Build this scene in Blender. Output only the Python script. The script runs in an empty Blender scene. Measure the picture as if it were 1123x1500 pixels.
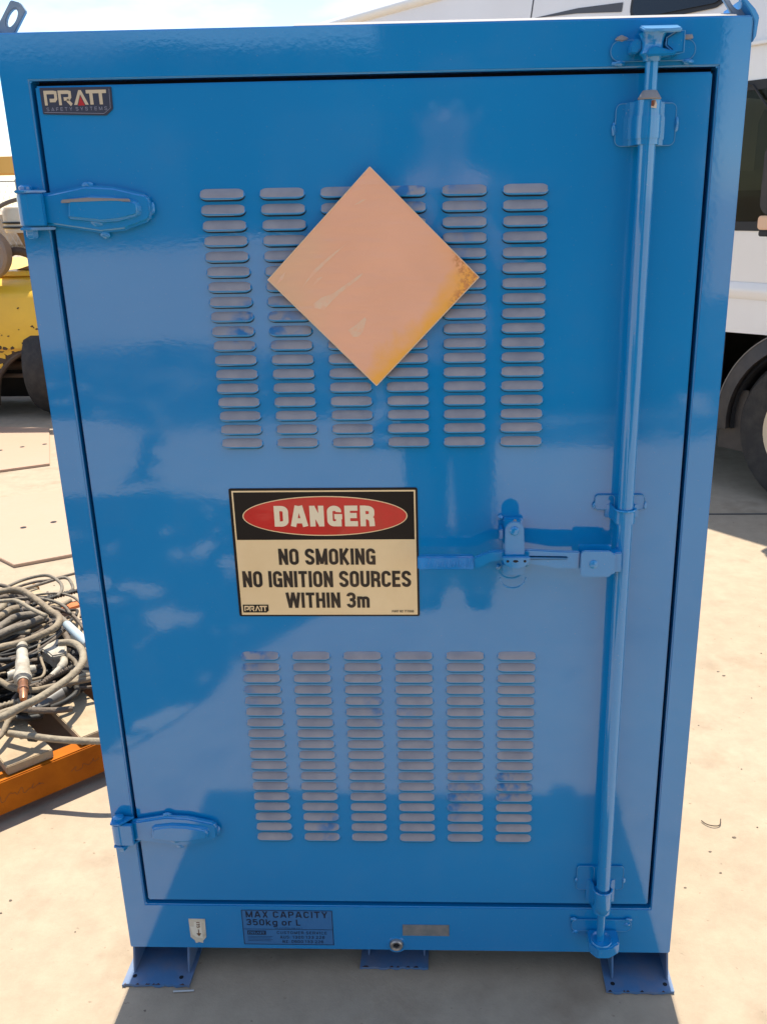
import bpy, bmesh, math, random
from mathutils import Vector, Matrix, Euler
random.seed(7)
S = bpy.context.scene
COL = S.collection
R = math.radians

# ------------------------------------------------------------------ camera
cd = bpy.data.cameras.new('camera'); cam = bpy.data.objects.new('camera', cd); COL.objects.link(cam)
cam.location = (0.112, -1.348, 1.402)
cam.rotation_euler = (1.244, 0.016, 0.031)
cd.sensor_width = 36; cd.lens = 31.92
cd.shift_x = -(619.4 - 561.5) / 1500; cd.shift_y = -(750 - 743.74) / 1500
cd.clip_start = 0.005; cd.clip_end = 2000
S.camera = cam

# ------------------------------------------------------------------ sky + sun (sun behind the cabinet, high)
ELEV = 70.45
w = bpy.data.worlds.new('World'); S.world = w; w.use_nodes = True
nt = w.node_tree; nt.nodes.clear()
out = nt.nodes.new('ShaderNodeOutputWorld'); bg = nt.nodes.new('ShaderNodeBackground')
sky = nt.nodes.new('ShaderNodeTexSky'); sky.sky_type = 'NISHITA'; sky.sun_disc = False
sky.sun_elevation = R(ELEV); sky.sun_rotation = 0; sky.air_density = 1.0; sky.dust_density = .35; sky.ozone_density = 1.0
tc = nt.nodes.new('ShaderNodeTexCoord'); mp = nt.nodes.new('ShaderNodeMapping'); mp.inputs['Scale'].default_value = (1, 1, 3.2)
mp.inputs['Location'].default_value = (0.35, 0.1, 0.0)
no = nt.nodes.new('ShaderNodeTexNoise'); no.inputs['Scale'].default_value = 2.1; no.inputs['Detail'].default_value = 7; no.inputs['Roughness'].default_value = .55
rp = nt.nodes.new('ShaderNodeValToRGB'); rp.color_ramp.elements[0].position = .50; rp.color_ramp.elements[1].position = .70
mx = nt.nodes.new('ShaderNodeMixRGB'); mx.inputs['Color2'].default_value = (7.0, 7.0, 7.1, 1)
mf = nt.nodes.new('ShaderNodeMath'); mf.operation = 'MULTIPLY'; mf.inputs[1].default_value = .85
L = nt.links.new
L(tc.outputs['Generated'], mp.inputs['Vector']); L(mp.outputs[0], no.inputs['Vector']); L(no.outputs['Fac'], rp.inputs[0])
L(rp.outputs['Color'], mf.inputs[0]); L(mf.outputs[0], mx.inputs['Fac']); L(sky.outputs[0], mx.inputs['Color1'])
L(mx.outputs[0], bg.inputs['Color']); bg.inputs['Strength'].default_value = 0.095; L(bg.outputs[0], out.inputs['Surface'])
sd = bpy.data.lights.new('sun', 'SUN'); sd.energy = 3.05; sd.angle = R(.53); sd.color = (1, .94, .82)
sun = bpy.data.objects.new('sun', sd); COL.objects.link(sun); sun.rotation_euler = (R(-(90 - ELEV)), 0, 0)
S.view_settings.view_transform = 'Standard'; S.view_settings.look = 'None'; S.view_settings.gamma = 1
S.view_settings.exposure = 1.36
try: S.view_settings.use_curve_mapping = False
except Exception: pass
S.cycles.max_bounces = 10; S.cycles.diffuse_bounces = 4; S.cycles.glossy_bounces = 5

# ------------------------------------------------------------------ materials
MATS = {}
def mat(name, col, rough=.5, metal=0, coat=0, coat_ior=1.5, coat_rough=.03, spec=.5, var=0, vscale=8, vcol=None, bump=0, bscale=60, space='Object', trans=0, detail=5, lo=.4, hi=.65, spec2=None):
    if name in MATS: return MATS[name]
    m = bpy.data.materials.new(name); m.use_nodes = True; n = m.node_tree; b = n.nodes['Principled BSDF']
    b.inputs['Base Color'].default_value = (*col, 1); b.inputs['Roughness'].default_value = rough; b.inputs['Metallic'].default_value = metal
    b.inputs['Coat Weight'].default_value = coat; b.inputs['Coat IOR'].default_value = coat_ior; b.inputs['Coat Roughness'].default_value = coat_rough
    b.inputs['Specular IOR Level'].default_value = spec; b.inputs['Transmission Weight'].default_value = trans
    if space == 'World': g = n.nodes.new('ShaderNodeNewGeometry').outputs['Position']
    else: g = n.nodes.new('ShaderNodeTexCoord').outputs['Object']
    if vcol:
        t = n.nodes.new('ShaderNodeTexNoise'); t.inputs['Scale'].default_value = vscale; t.inputs['Detail'].default_value = detail
        t.inputs['Roughness'].default_value = .6; n.links.new(g, t.inputs['Vector'])
        r = n.nodes.new('ShaderNodeValToRGB'); r.color_ramp.elements[0].position = lo; r.color_ramp.elements[1].position = hi
        r.color_ramp.elements[0].color = (*col, 1); r.color_ramp.elements[1].color = (*vcol, 1)
        n.links.new(t.outputs['Fac'], r.inputs[0]); n.links.new(r.outputs[0], b.inputs['Base Color'])
    if bump:
        t = n.nodes.new('ShaderNodeTexNoise'); t.inputs['Scale'].default_value = bscale; t.inputs['Detail'].default_value = 4; n.links.new(g, t.inputs['Vector'])
        bp = n.nodes.new('ShaderNodeBump'); bp.inputs['Strength'].default_value = bump; bp.inputs['Distance'].default_value = .01
        n.links.new(t.outputs['Fac'], bp.inputs['Height']); n.links.new(bp.outputs[0], b.inputs['Normal'])
    MATS[name] = m; return m

def paint_mat():
    """glossy blue enamel with faint panel waviness, orange peel and a thin film of dust"""
    m = bpy.data.materials.new('blue_enamel'); m.use_nodes = True; n = m.node_tree; l = n.links.new; b = n.nodes['Principled BSDF']
    pos = n.nodes.new('ShaderNodeNewGeometry').outputs['Position']
    def noise(s, d=4, ro=.5):
        t = n.nodes.new('ShaderNodeTexNoise'); t.inputs['Scale'].default_value = s; t.inputs['Detail'].default_value = d; t.inputs['Roughness'].default_value = ro
        l(pos, t.inputs['Vector']); return t.outputs['Fac']
    def ramp(f, a, bb, c0, c1):
        r = n.nodes.new('ShaderNodeValToRGB'); r.color_ramp.elements[0].position = a; r.color_ramp.elements[1].position = bb
        r.color_ramp.elements[0].color = c0; r.color_ramp.elements[1].color = c1; l(f, r.inputs[0]); return r.outputs[0]
    base = ramp(noise(2.2), .3, .7, (0.0, .208, .50, 1), (.0005, .238, .55, 1))
    dust = ramp(noise(9, 7, .62), .5, .85, (0, 0, 0, 1), (.05, .05, .05, 1))
    speck = ramp(noise(330, 2), .69, .74, (0, 0, 0, 1), (.35, .35, .35, 1))
    a = n.nodes.new('ShaderNodeMixRGB'); l(dust, a.inputs['Fac']); l(base, a.inputs['Color1']); a.inputs['Color2'].default_value = (.34, .31, .28, 1)
    a2 = n.nodes.new('ShaderNodeMixRGB'); l(speck, a2.inputs['Fac']); l(a.outputs[0], a2.inputs['Color1']); a2.inputs['Color2'].default_value = (.25, .3, .36, 1)
    l(a2.outputs[0], b.inputs['Base Color'])
    b.inputs['Roughness'].default_value = .5; b.inputs['Specular IOR Level'].default_value = .08
    b.inputs['Coat Weight'].default_value = 1; b.inputs['Coat IOR'].default_value = 1.78
    cr = ramp(noise(6, 5), .35, .75, (.035, .035, .035, 1), (.095, .095, .095, 1)); l(cr, b.inputs['Coat Roughness'])
    b1 = n.nodes.new('ShaderNodeBump'); b1.inputs['Strength'].default_value = .2; b1.inputs['Distance'].default_value = .010; l(noise(3.2, 1), b1.inputs['Height'])
    b2 = n.nodes.new('ShaderNodeBump'); b2.inputs['Strength'].default_value = .03; b2.inputs['Distance'].default_value = .001; l(noise(140, 2), b2.inputs['Height'])
    l(b1.outputs[0], b2.inputs['Normal']); l(b2.outputs[0], b.inputs['Coat Normal']); l(b2.outputs[0], b.inputs['Normal'])
    return m
BLUE = paint_mat()

def louvre_mat():
    """blue enamel under settled grey dust, wiped off in blotches"""
    m = bpy.data.materials.new('dusty_blue_enamel'); m.use_nodes = True; n = m.node_tree; l = n.links.new; b = n.nodes['Principled BSDF']
    pos = n.nodes.new('ShaderNodeNewGeometry').outputs['Position']
    def noise(s, d=4, loc=(0, 0, 0)):
        mp = n.nodes.new('ShaderNodeMapping'); mp.inputs['Location'].default_value = loc; l(pos, mp.inputs['Vector'])
        t = n.nodes.new('ShaderNodeTexNoise'); t.inputs['Scale'].default_value = s; t.inputs['Detail'].default_value = d; l(mp.outputs[0], t.inputs['Vector']); return t.outputs['Fac']
    def ramp(f, a, bb, c0, c1):
        r = n.nodes.new('ShaderNodeValToRGB'); r.color_ramp.elements[0].position = a; r.color_ramp.elements[1].position = bb
        r.color_ramp.elements[0].color = c0; r.color_ramp.elements[1].color = c1; l(f, r.inputs[0]); return r.outputs[0]
    big = ramp(noise(6, 1), .60, .68, (0, 0, 0, 1), (1, 1, 1, 1)); small = ramp(noise(60, 2), .42, .60, (0, 0, 0, 1), (1, 1, 1, 1))
    wm = n.nodes.new('ShaderNodeMath'); wm.operation = 'MULTIPLY'; l(big, wm.inputs[0]); l(small, wm.inputs[1])
    dcol = ramp(noise(30, 6), .3, .7, (.24, .245, .28, 1), (.34, .325, .34, 1))
    a = n.nodes.new('ShaderNodeMixRGB'); l(wm.outputs[0], a.inputs['Fac']); l(dcol, a.inputs['Color1']); a.inputs['Color2'].default_value = (.02, .16, .38, 1)
    l(a.outputs[0], b.inputs['Base Color']); b.inputs['Roughness'].default_value = .5; b.inputs['Specular IOR Level'].default_value = .35
    return m
DUSTY = louvre_mat()

def ground_mat():
    m = bpy.data.materials.new('dusty_concrete'); m.use_nodes = True; n = m.node_tree; l = n.links.new; b = n.nodes['Principled BSDF']
    pos = n.nodes.new('ShaderNodeNewGeometry').outputs['Position']
    def noise(s, d=6, ro=.6):
        t = n.nodes.new('ShaderNodeTexNoise'); t.inputs['Scale'].default_value = s; t.inputs['Detail'].default_value = d; t.inputs['Roughness'].default_value = ro
        l(pos, t.inputs['Vector']); return t.outputs['Fac']
    def ramp(f, a, bb, c0, c1):
        r = n.nodes.new('ShaderNodeValToRGB'); r.color_ramp.elements[0].position = a; r.color_ramp.elements[1].position = bb
        r.color_ramp.elements[0].color = c0; r.color_ramp.elements[1].color = c1; l(f, r.inputs[0]); return r.outputs[0]
    c = ramp(noise(1.1), .3, .7, (.385, .295, .20, 1), (.43, .335, .235, 1))
    c2 = ramp(noise(14, 8, .7), .3, .75, (.84, .83, .82, 1), (1.07, 1.07, 1.06, 1))
    m1 = n.nodes.new('ShaderNodeMixRGB'); m1.blend_type = 'MULTIPLY'; m1.inputs['Fac'].default_value = 1; l(c, m1.inputs['Color1']); l(c2, m1.inputs['Color2'])
    st = ramp(noise(4.5, 5, .55), .56, .72, (1, 1, 1, 1), (.80, .77, .74, 1))
    m2 = n.nodes.new('ShaderNodeMixRGB'); m2.blend_type = 'MULTIPLY'; m2.inputs['Fac'].default_value = 1; l(m1.outputs[0], m2.inputs['Color1']); l(st, m2.inputs['Color2'])
    sp = ramp(noise(55, 3, .5), .70, .76, (1, 1, 1, 1), (.55, .5, .46, 1))
    m3 = n.nodes.new('ShaderNodeMixRGB'); m3.blend_type = 'MULTIPLY'; m3.inputs['Fac'].default_value = .8; l(m2.outputs[0], m3.inputs['Color1']); l(sp, m3.inputs['Color2'])
    l(m3.outputs[0], b.inputs['Base Color']); b.inputs['Roughness'].default_value = .85
    bp = n.nodes.new('ShaderNodeBump'); bp.inputs['Strength'].default_value = .35; bp.inputs['Distance'].default_value = .004; l(noise(120, 6, .7), bp.inputs['Height']); l(bp.outputs[0], b.inputs['Normal'])
    return m
GROUND = ground_mat()

# ------------------------------------------------------------------ helpers
OFF = {}
def tag(o, label=None, cat=None, group=None, kind=None):
    if label: o['label'] = label
    if cat: o['category'] = cat
    if group: o['group'] = group
    if kind: o['kind'] = kind
    return o
def empty(name, loc, label, cat, rz=0, group=None):
    o = bpy.data.objects.new(name, None); COL.objects.link(o); o.location = loc; o.rotation_euler = (0, 0, rz); OFF[o.name] = Vector(loc)
    o.empty_display_size = .05
    return tag(o, label, cat, group)
def add(name, me, m, parent=None, smooth=False, local=False):
    """me: (verts, faces) or a Mesh. Coordinates are in world space unless local."""
    if isinstance(me, tuple):
        V, F = me; q = bpy.data.meshes.new(name)
        if parent is not None and not local:
            o = OFF[parent.name]; V = [Vector(v) - o for v in V]
        q.from_pydata([tuple(v) for v in V], [], F); q.validate(); q.update(); me = q
        bm = bmesh.new(); bm.from_mesh(me); bmesh.ops.recalc_face_normals(bm, faces=bm.faces); bm.to_mesh(me); bm.free()
    if m is not None and not me.materials: me.materials.append(m)
    if smooth:
        for p in me.polygons: p.use_smooth = True
        if smooth != 'all':
            try: me.set_sharp_from_angle(angle=R(38))
            except Exception: pass
    ob = bpy.data.objects.new(name, me); COL.objects.link(ob); ob.parent = parent
    OFF[ob.name] = OFF[parent.name].copy() if parent is not None else Vector((0, 0, 0))
    return ob
def join(*ms):
    V = []; F = []
    for v, f in ms:
        o = len(V); V += [Vector(a) for a in v]; F += [tuple(i + o for i in q) for q in f]
    return V, F
def bev(me, w=.002, seg=2):
    V, F = me; bm = bmesh.new(); vs = [bm.verts.new(v) for v in V]
    for f in F:
        try: bm.faces.new([vs[i] for i in f])
        except ValueError: pass
    bmesh.ops.recalc_face_normals(bm, faces=bm.faces)
    es = [e for e in bm.edges if len(e.link_faces) == 2 and e.calc_face_angle() > R(28)]
    bmesh.ops.bevel(bm, geom=es, offset=w, segments=seg, affect='EDGES', clamp_overlap=True)
    bm.verts.index_update(); r = ([v.co.copy() for v in bm.verts], [tuple(v.index for v in f.verts) for f in bm.faces]); bm.free(); return r
def box(x0, x1, y0, y1, z0, z1, b=0):
    V = [(x, y, z) for z in (z0, z1) for y in (y0, y1) for x in (x0, x1)]
    F = [(0, 2, 3, 1), (4, 5, 7, 6), (0, 1, 5, 4), (2, 6, 7, 3), (0, 4, 6, 2), (1, 3, 7, 5)]
    m = (V, F); return bev(m, b) if b else m
def xform(me, M): return [M @ Vector(v) for v in me[0]], me[1]
def prism(poly, a, b, axis='y', bv=0):
    """polygon in xz (axis y), xy (axis z) or yz (axis x), swept from a to b"""
    def P(p, d): return {'y': (p[0], d, p[1]), 'z': (p[0], p[1], d), 'x': (d, p[0], p[1])}[axis]
    n = len(poly); V = [P(p, a) for p in poly] + [P(p, b) for p in poly]
    F = [tuple(range(n)), tuple(range(2 * n - 1, n - 1, -1))] + [(i, (i + 1) % n, n + (i + 1) % n, n + i) for i in range(n)]
    m = (V, F); return bev(m, bv) if bv else m
def rrect(x0, x1, z0, z1, r, n=5):
    P = []
    for cx, cz, a0 in ((x1 - r, z1 - r, 0), (x0 + r, z1 - r, 90), (x0 + r, z0 + r, 180), (x1 - r, z0 + r, 270)):
        for k in range(n + 1):
            a = R(a0 + 90 * k / n); P.append((cx + r * math.cos(a), cz + r * math.sin(a)))
    return P
def tube(path, r, n=10, cap=True):
    path = [Vector(p) for p in path]; V = []; F = []; up = None; rr = r if hasattr(r, '__len__') else [r] * len(path)
    for i, p in enumerate(path):
        t = (path[min(i + 1, len(path) - 1)] - path[max(i - 1, 0)]).normalized()
        if up is None: up = t.orthogonal().normalized()
        up = (up - t * up.dot(t)).normalized(); s = t.cross(up)
        for k in range(n):
            a = 2 * math.pi * k / n; V.append(p + (up * math.cos(a) + s * math.sin(a)) * rr[i])
    for i in range(len(path) - 1):
        for k in range(n): F.append((i * n + k, i * n + (k + 1) % n, (i + 1) * n + (k + 1) % n, (i + 1) * n + k))
    if cap: F += [tuple(range(n)), tuple(range((len(path) - 1) * n, len(path) * n))]
    return V, F
def smoothp(pts, sub=6):
    P = [Vector(p) for p in pts]; P = [2 * P[0] - P[1]] + P + [2 * P[-1] - P[-2]]; O = []
    for i in range(1, len(P) - 2):
        for k in range(sub):
            t = k / sub; a, b, c, d = P[i - 1], P[i], P[i + 1], P[i + 2]
            O.append(.5 * ((2 * b) + (c - a) * t + (2 * a - 5 * b + 4 * c - d) * t * t + (3 * b - a - 3 * c + d) * t ** 3))
    O.append(P[-2]); return O
def lathe(prof, c, axis='z', n=24):
    """prof: (radius, height) list around axis through c"""
    V = []; F = []; c = Vector(c)
    for r, h in prof:
        for k in range(n):
            a = 2 * math.pi * k / n; x, y = r * math.cos(a), r * math.sin(a)
            V.append(c + Vector({'z': (x, y, h), 'y': (x, h, y), 'x': (h, x, y)}[axis]))
    for i in range(len(prof) - 1):
        for k in range(n): F.append((i * n + k, i * n + (k + 1) % n, (i + 1) * n + (k + 1) % n, (i + 1) * n + k))
    F += [tuple(range(n)), tuple(range((len(prof) - 1) * n, len(prof) * n))]
    return V, F
def blob(c, r, s=(1, 1, 1), j=.15, seed=0):
    rnd = random.Random(seed); bm = bmesh.new(); bmesh.ops.create_icosphere(bm, subdivisions=2, radius=1)
    V = [Vector(c) + Vector((v.co.x * s[0], v.co.y * s[1], v.co.z * s[2])) * r * (1 + rnd.uniform(-j, j)) for v in bm.verts]
    bm.verts.index_update(); F = [tuple(v.index for v in f.verts) for f in bm.faces]; bm.free(); return V, F
def stroke(pl, wd, y, x0, z0, sx, sz, sh=0):
    """mitred flat polyline band in the xz plane, local units scaled to the box"""
    P = [Vector((p[0], p[1])) for p in pl]; Lf = []; Rt = []
    for i, p in enumerate(P):
        d1 = (p - P[i - 1]).normalized() if i else (P[1] - p).normalized(); d2 = (P[i + 1] - p).normalized() if i < len(P) - 1 else d1
        n1 = Vector((-d1.y, d1.x)); n2 = Vector((-d2.y, d2.x)); m = (n1 + n2).normalized(); k = wd / 2 / max(.5, m.dot(n1))
        Lf.append(p + m * k); Rt.append(p - m * k)
    n = len(P); V = [Vector((x0 + (q.x + sh * q.y) * sx, y, z0 + q.y * sz)) for q in Lf + Rt]
    return V, [(i, i + 1, n + i + 1, n + i) for i in range(n - 1)]

# constant width stroke lettering (condensed sans)
def _arc(cx, cz, rx, rz, a0, a1, n=6): return [(cx + rx * math.cos(R(a0 + (a1 - a0) * i / n)), cz + rz * math.sin(R(a0 + (a1 - a0) * i / n))) for i in range(n + 1)]
def glyph(c, t):
    """strokes inside width w, height 1, for stroke thickness t; returns (width, strokes)"""
    h = t / 2; w = .56; a, b = h, w - h; T, Bm = 1 - h, h; r = min(.17, (b - a) / 2); m = .5
    full = _arc(b - r, T - r, r, r, 0, 90) + _arc(a + r, T - r, r, r, 90, 180) + _arc(a + r, Bm + r, r, r, 180, 270) + _arc(b - r, Bm + r, r, r, 270, 360)
    cup = _arc(b - r, T - r, r, r, -8, 90) + _arc(a + r, T - r, r, r, 90, 180) + _arc(a + r, Bm + r, r, r, 180, 270) + _arc(b - r, Bm + r, r, r, 270, 368)
    G = {
     'O': (w, [full + full[:2]]), '0': (w, [full + full[:2]]), 'C': (w, [cup]),
     'G': (w, [_arc(b - r, T - r, r, r, -12, 90) + _arc(a + r, T - r, r, r, 90, 180) + _arc(a + r, Bm + r, r, r, 180, 270) + _arc(b - r, Bm + r, r, r, 270, 360) + [(b, .5 - h), (b, .5 - h * .2)], [(b + h, .47), (.5 * w, .47)], [(b + h * .0, 0), (b, .47)]]),
     'D': (w, [[(a, 0), (a, 1)], [(a, T)] + _arc(b - r, T - r, r, r, 90, 0) + _arc(b - r, Bm + r, r, r, 0, -90) + [(a, Bm)]]),
     'P': (w, [[(a, 0), (a, 1)], [(a, T)] + _arc(b - r, T - r, r, r, 90, 0) + _arc(b - r, .44 + r, r, r, 0, -90) + [(a, .44)]]),
     'R': (w, [[(a, 0), (a, 1)], [(a, T)] + _arc(b - r, T - r, r, r * .9, 90, 0) + _arc(b - r, .46 + r * .9, r, r * .9, 0, -90) + [(a, .46)], [(b - r * .8, .46), (b - .01, .33), (b, .20), (b + .01, 0)]]),
     'B': (w, [[(a, 0), (a, 1)], [(a, T)] + _arc(b - r, T - r * .8, r, r * .8, 90, 0) + _arc(b - r, .5 + r * .8, r, r * .8, 0, -90) + [(a, .5)], [(a, .5)] + _arc(b - r, .5 - r, r, r, 90, 0) + _arc(b - r, Bm + r, r, r, 0, -90) + [(a, Bm)]]),
     'E': (w * .88, [[(a, 0), (a, 1)], [(a, T), (w * .88, T)], [(a, Bm), (w * .88, Bm)], [(a, .52), (w * .82, .52)]]),
     'F': (w * .85, [[(a, 0), (a, 1)], [(a, T), (w * .85, T)], [(a, .5), (w * .8, .5)]]),
     'L': (w * .85, [[(a, 0), (a, 1)], [(a, Bm), (w * .85, Bm)]]),
     'T': (w * .95, [[(w * .475, 0), (w * .475, 1)], [(0, T), (w * .95, T)]]),
     'I': (t, [[(h, 0), (h, 1)]]),
     'H': (w, [[(a, 0), (a, 1)], [(b, 0), (b, 1)], [(a, .52), (b, .52)]]),
     'N': (w, [[(a, 0), (a, 1)], [(b, 0), (b, 1)], [(a * 1.0, 1 - h * .6), (b, h * .6)]]),
     'M': (w * 1.25, [[(a, 0), (a, 1)], [(w * 1.25 - h, 0), (w * 1.25 - h, 1)], [(a, 1 - h * .5), (w * .625, .06)], [(w * 1.25 - h, 1 - h * .5), (w * .625, .06)]]),
     'K': (w * 1.02, [[(a, 0), (a, 1)], [(a, .36), (b + .02, 1)], [(a + .12, .50), (b + .03, 0)]]),
     'A': (w * 1.05, [[(h * .6, 0), (w * .525 - h * .3, 1)], [(w * 1.05 - h * .6, 0), (w * .525 + h * .3, 1)], [(.15, .28), (w * 1.05 - .15, .28)]]),
     'V': (w * 1.0, [[(h * .6, 1), (w * .5, 0)], [(w - h * .6, 1), (w * .5, 0)]]),
     'W': (w * 1.5, [[(h * .6, 1), (w * .40, 0)], [(w * .75, 1), (w * .40, 0)], [(w * .75, 1), (w * 1.10, 0)], [(w * 1.5 - h * .6, 1), (w * 1.10, 0)]]),
     'X': (w, [[(h, 0), (w - h, 1)], [(h, 1), (w - h, 0)]]), 'Y': (w, [[(h * .7, 1), (w / 2, .42)], [(w - h * .7, 1), (w / 2, .42)], [(w / 2, 0), (w / 2, .46)]]),
     'Z': (w, [[(0, T), (w, T)], [(0, Bm), (w, Bm)], [(w - h, T), (h, Bm)]]),
     'U': (w, [[(a, 1)] + _arc(a + r, Bm + r, r, r, 180, 270) + _arc(b - r, Bm + r, r, r, 270, 360) + [(b, 1)]]),
     'S': (w, [_arc(b - r, T - r, r, r, -5, 90) + _arc(a + r, T - r, r, r, 90, 180) + [(a, .66), (a + .06, .58), (b - .07, .43), (b, .34)] + _arc(b - r, Bm + r, r, r, 0, -90) + _arc(a + r, Bm + r, r, r, 270, 175)]),
     '3': (w, [_arc(a + r, T - r, r, r, 175, 90) + _arc(b - r, T - r, r, r, 90, 0) + [(b, .64), (b - .10, .53), (.2, .52)], [(.2, .52), (b - .10, .51), (b, .40)] + _arc(b - r, Bm + r, r, r, 0, -90) + _arc(a + r, Bm + r, r, r, 270, 185)]),
     '5': (w, [[(b, T), (a + .02, T), (a, .52), (a + .1, .60), (b - .12, .60), (b, .48)] + _arc(b - r, Bm + r, r, r, 0, -90) + _arc(a + r, Bm + r, r, r, 270, 185)]),
     '2': (w, [_arc(a + r, T - r, r, r, 175, 90) + _arc(b - r, T - r, r, r, 90, 0) + [(b, .62), (a, .12), (a, Bm), (w, Bm)]]),
     '6': (w, [_arc(b - r, T - r, r, r, 0, 90) + _arc(a + r, T - r, r, r, 90, 180) + _arc(a + r, Bm + r, r, r, 180, 270) + _arc(b - r, Bm + r, r, r, 270, 360) + [(b, .46), (b - .08, .58), (a, .56)]]),
     '1': (w * .6, [[(w * .4, 0), (w * .4, 1)], [(0, .78), (w * .4, .97)]]), '7': (w, [[(0, T), (b, T), (w * .4, 0)]]),
     '8': (w, [full + full[:2], [(a, .52), (b, .52)]]),
     ':': (t, [[(h, .12), (h, .12 + t)], [(h, .55), (h, .55 + t)]]), '[': (w * .5, [[(w * .5, T), (h, T), (h, Bm), (w * .5, Bm)]]),
     'm': (w * 1.35, [[(a, 0), (a, .74)]] + [[(x0, .0), (x0, .45)] + _arc(x0 - .12, .74 - h - .12, .12, .12, 0, 90) + _arc(x0 - .19, .74 - h - .12, .12, .12, 90, 180) for x0 in (w * .675, w * 1.35 - h)]),
     'g': (w, [[(b, .74), (b, -.05)] + _arc(b - r, -.24 + h + r * .5, r, r * .5, 0, -90) + [(a, -.24 + h)], [(b, .74 - h), (a + r, .74 - h)] + _arc(a + r, .74 - h - r, r, r, 90, 180) + _arc(a + r, h + r, r, r, 180, 270) + [(b, h)]]),
     'k': (w, [[(a, 0), (a, 1)], [(a, .28), (b, .74)], [(a + .12, .40), (b + .02, 0)]]),
     'o': (w, [_arc(b - r, .74 - h - r, r, r, 0, 90) + _arc(a + r, .74 - h - r, r, r, 90, 180) + _arc(a + r, h + r, r, r, 180, 270) + _arc(b - r, h + r, r, r, 270, 360) + [(b, .74 - h - r), (b - .002, .74 - h - r + .03)]]),
     'r': (w * .7, [[(a, 0), (a, .74)], [(a, .45)] + _arc(a + .2, .74 - h - .16, .2, .16, 160, 90) + [(w * .7, .74 - h)]]),
    }
    return G[c]
def text(s, x0, x1, z0, z1, y, bold=.16, gap=.09, desc=False):
    """lettering facing -y; cap height fills z0..z1 and the line fills x0..x1"""
    t = bold; cur = 0; items = []
    for ch in s:
        if ch == ' ': cur += .30; continue
        w_, st = glyph(ch, t); items.append((cur, st)); cur += w_ + gap
    cur -= gap; sx = (x1 - x0) / cur; sz = z1 - z0; ms = []; k = 0
    for ox, st in items:
        for q in st:
            P = [(p[0] + ox, p[1]) for p in q]; D = [P[0]]
            for p in P[1:]:
                if abs(p[0] - D[-1][0]) + abs(p[1] - D[-1][1]) > 1e-4: D.append(p)
            # even pen width in both directions after scaling
            V, F = stroke([(p[0] * sx / sz, p[1]) for p in D], t * min(1, .5 + .5 * sx / sz), y - .00001 * (k % 6), x0, z0, sz, sz); ms.append((V, F)); k += 1
    return join(*ms)
def panel(poly, y): return [Vector((p[0], y, p[1])) for p in poly], [tuple(range(len(poly)))]

# ------------------------------------------------------------------ setting
def ground_sheet():
    bm = bmesh.new(); V = [(-600, -600, 0), (600, -600, 0), (600, 600, 0), (-600, 600, 0)]
    return V, [(0, 1, 2, 3)]
tag(add('ground', ground_sheet(), GROUND), kind='structure')

# ------------------------------------------------------------------ the blue cabinet
CX0, CX1, CZ0, CZ1 = -.507, .508, .065, 1.625
cab = empty('safety_cabinet', (0, .42, 0), 'tall glossy blue steel dangerous goods cabinet with louvred locked door', 'cabinet')
dark = mat('recess_shade_black', (.006, .007, .012), .8)  # near-black fill for gaps, slots and holes, their shade put into the colour
def frame_face():
    o = [(CX0, CZ0), (CX1, CZ0), (CX1, CZ1), (CX0, CZ1)]; i = [(-.4662, .1675), (.4662, .1675), (.4662, 1.5648), (-.4662, 1.5648)]
    V = []; F = []
    for y in (0, .03):
        V += [(a, y, b) for a, b in o] + [(a, y, b) for a, b in i]
    for k in range(4):
        j = (k + 1) % 4
        F += [(k, j, 4 + j, 4 + k), (8 + k, 8 + j, 12 + j, 12 + k), (4 + k, 4 + j, 12 + j, 12 + k), (k, j, 8 + j, 8 + k)]
    return bev((V, F), .0022, 3)
add('door_frame', frame_face(), BLUE, cab, True)
add('side_panel', box(CX0 + .0005, CX0 + .0025, .0302, .84, CZ0, CZ1 - .003), BLUE, cab)
add('side_panel', box(CX1 - .0025, CX1 - .0005, .0302, .84, CZ0, CZ1 - .003), BLUE, cab)
add('rear_panel', box(CX0 + .003, CX1 - .003, .838, .84, CZ0, CZ1 - .003), BLUE, cab)
add('roof_panel', box(CX0 + .0005, CX1 - .0005, .0304, .84, CZ1 - .0025, CZ1, ), BLUE, cab)
add('roof_lip_highlight', prism([(.0025, 1.6252), (.016, 1.6302), (.0295, 1.6302), (.0295, 1.6252)], -.10, .487, 'x', .0004), mat('dust_and_highlight_grey', (.27, .25, .24), .6), cab, True)  # pale strip along part of the roof edge, a sun highlight put into colour
add('floor_panel', box(CX0 + .003, CX1 - .003, .0304, .837, CZ0 + .001, CZ0 + .004), BLUE, cab)
add('gap_shade_backing', box(-.49, .49, .0305, .034, .13, 1.60), dark, cab)  # black sheet behind the door, painting the shade seen in its gap
# door leaf
DX0, DX1, DZ0, DZ1 = -.46, .46, .1772, 1.5583
door = add('door', box(DX0, DX1, .0, .026, DZ0, DZ1, .0022), BLUE, cab, True)
door['label'] = 'glossy blue door leaf with two blocks of pressed louvres'
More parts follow.
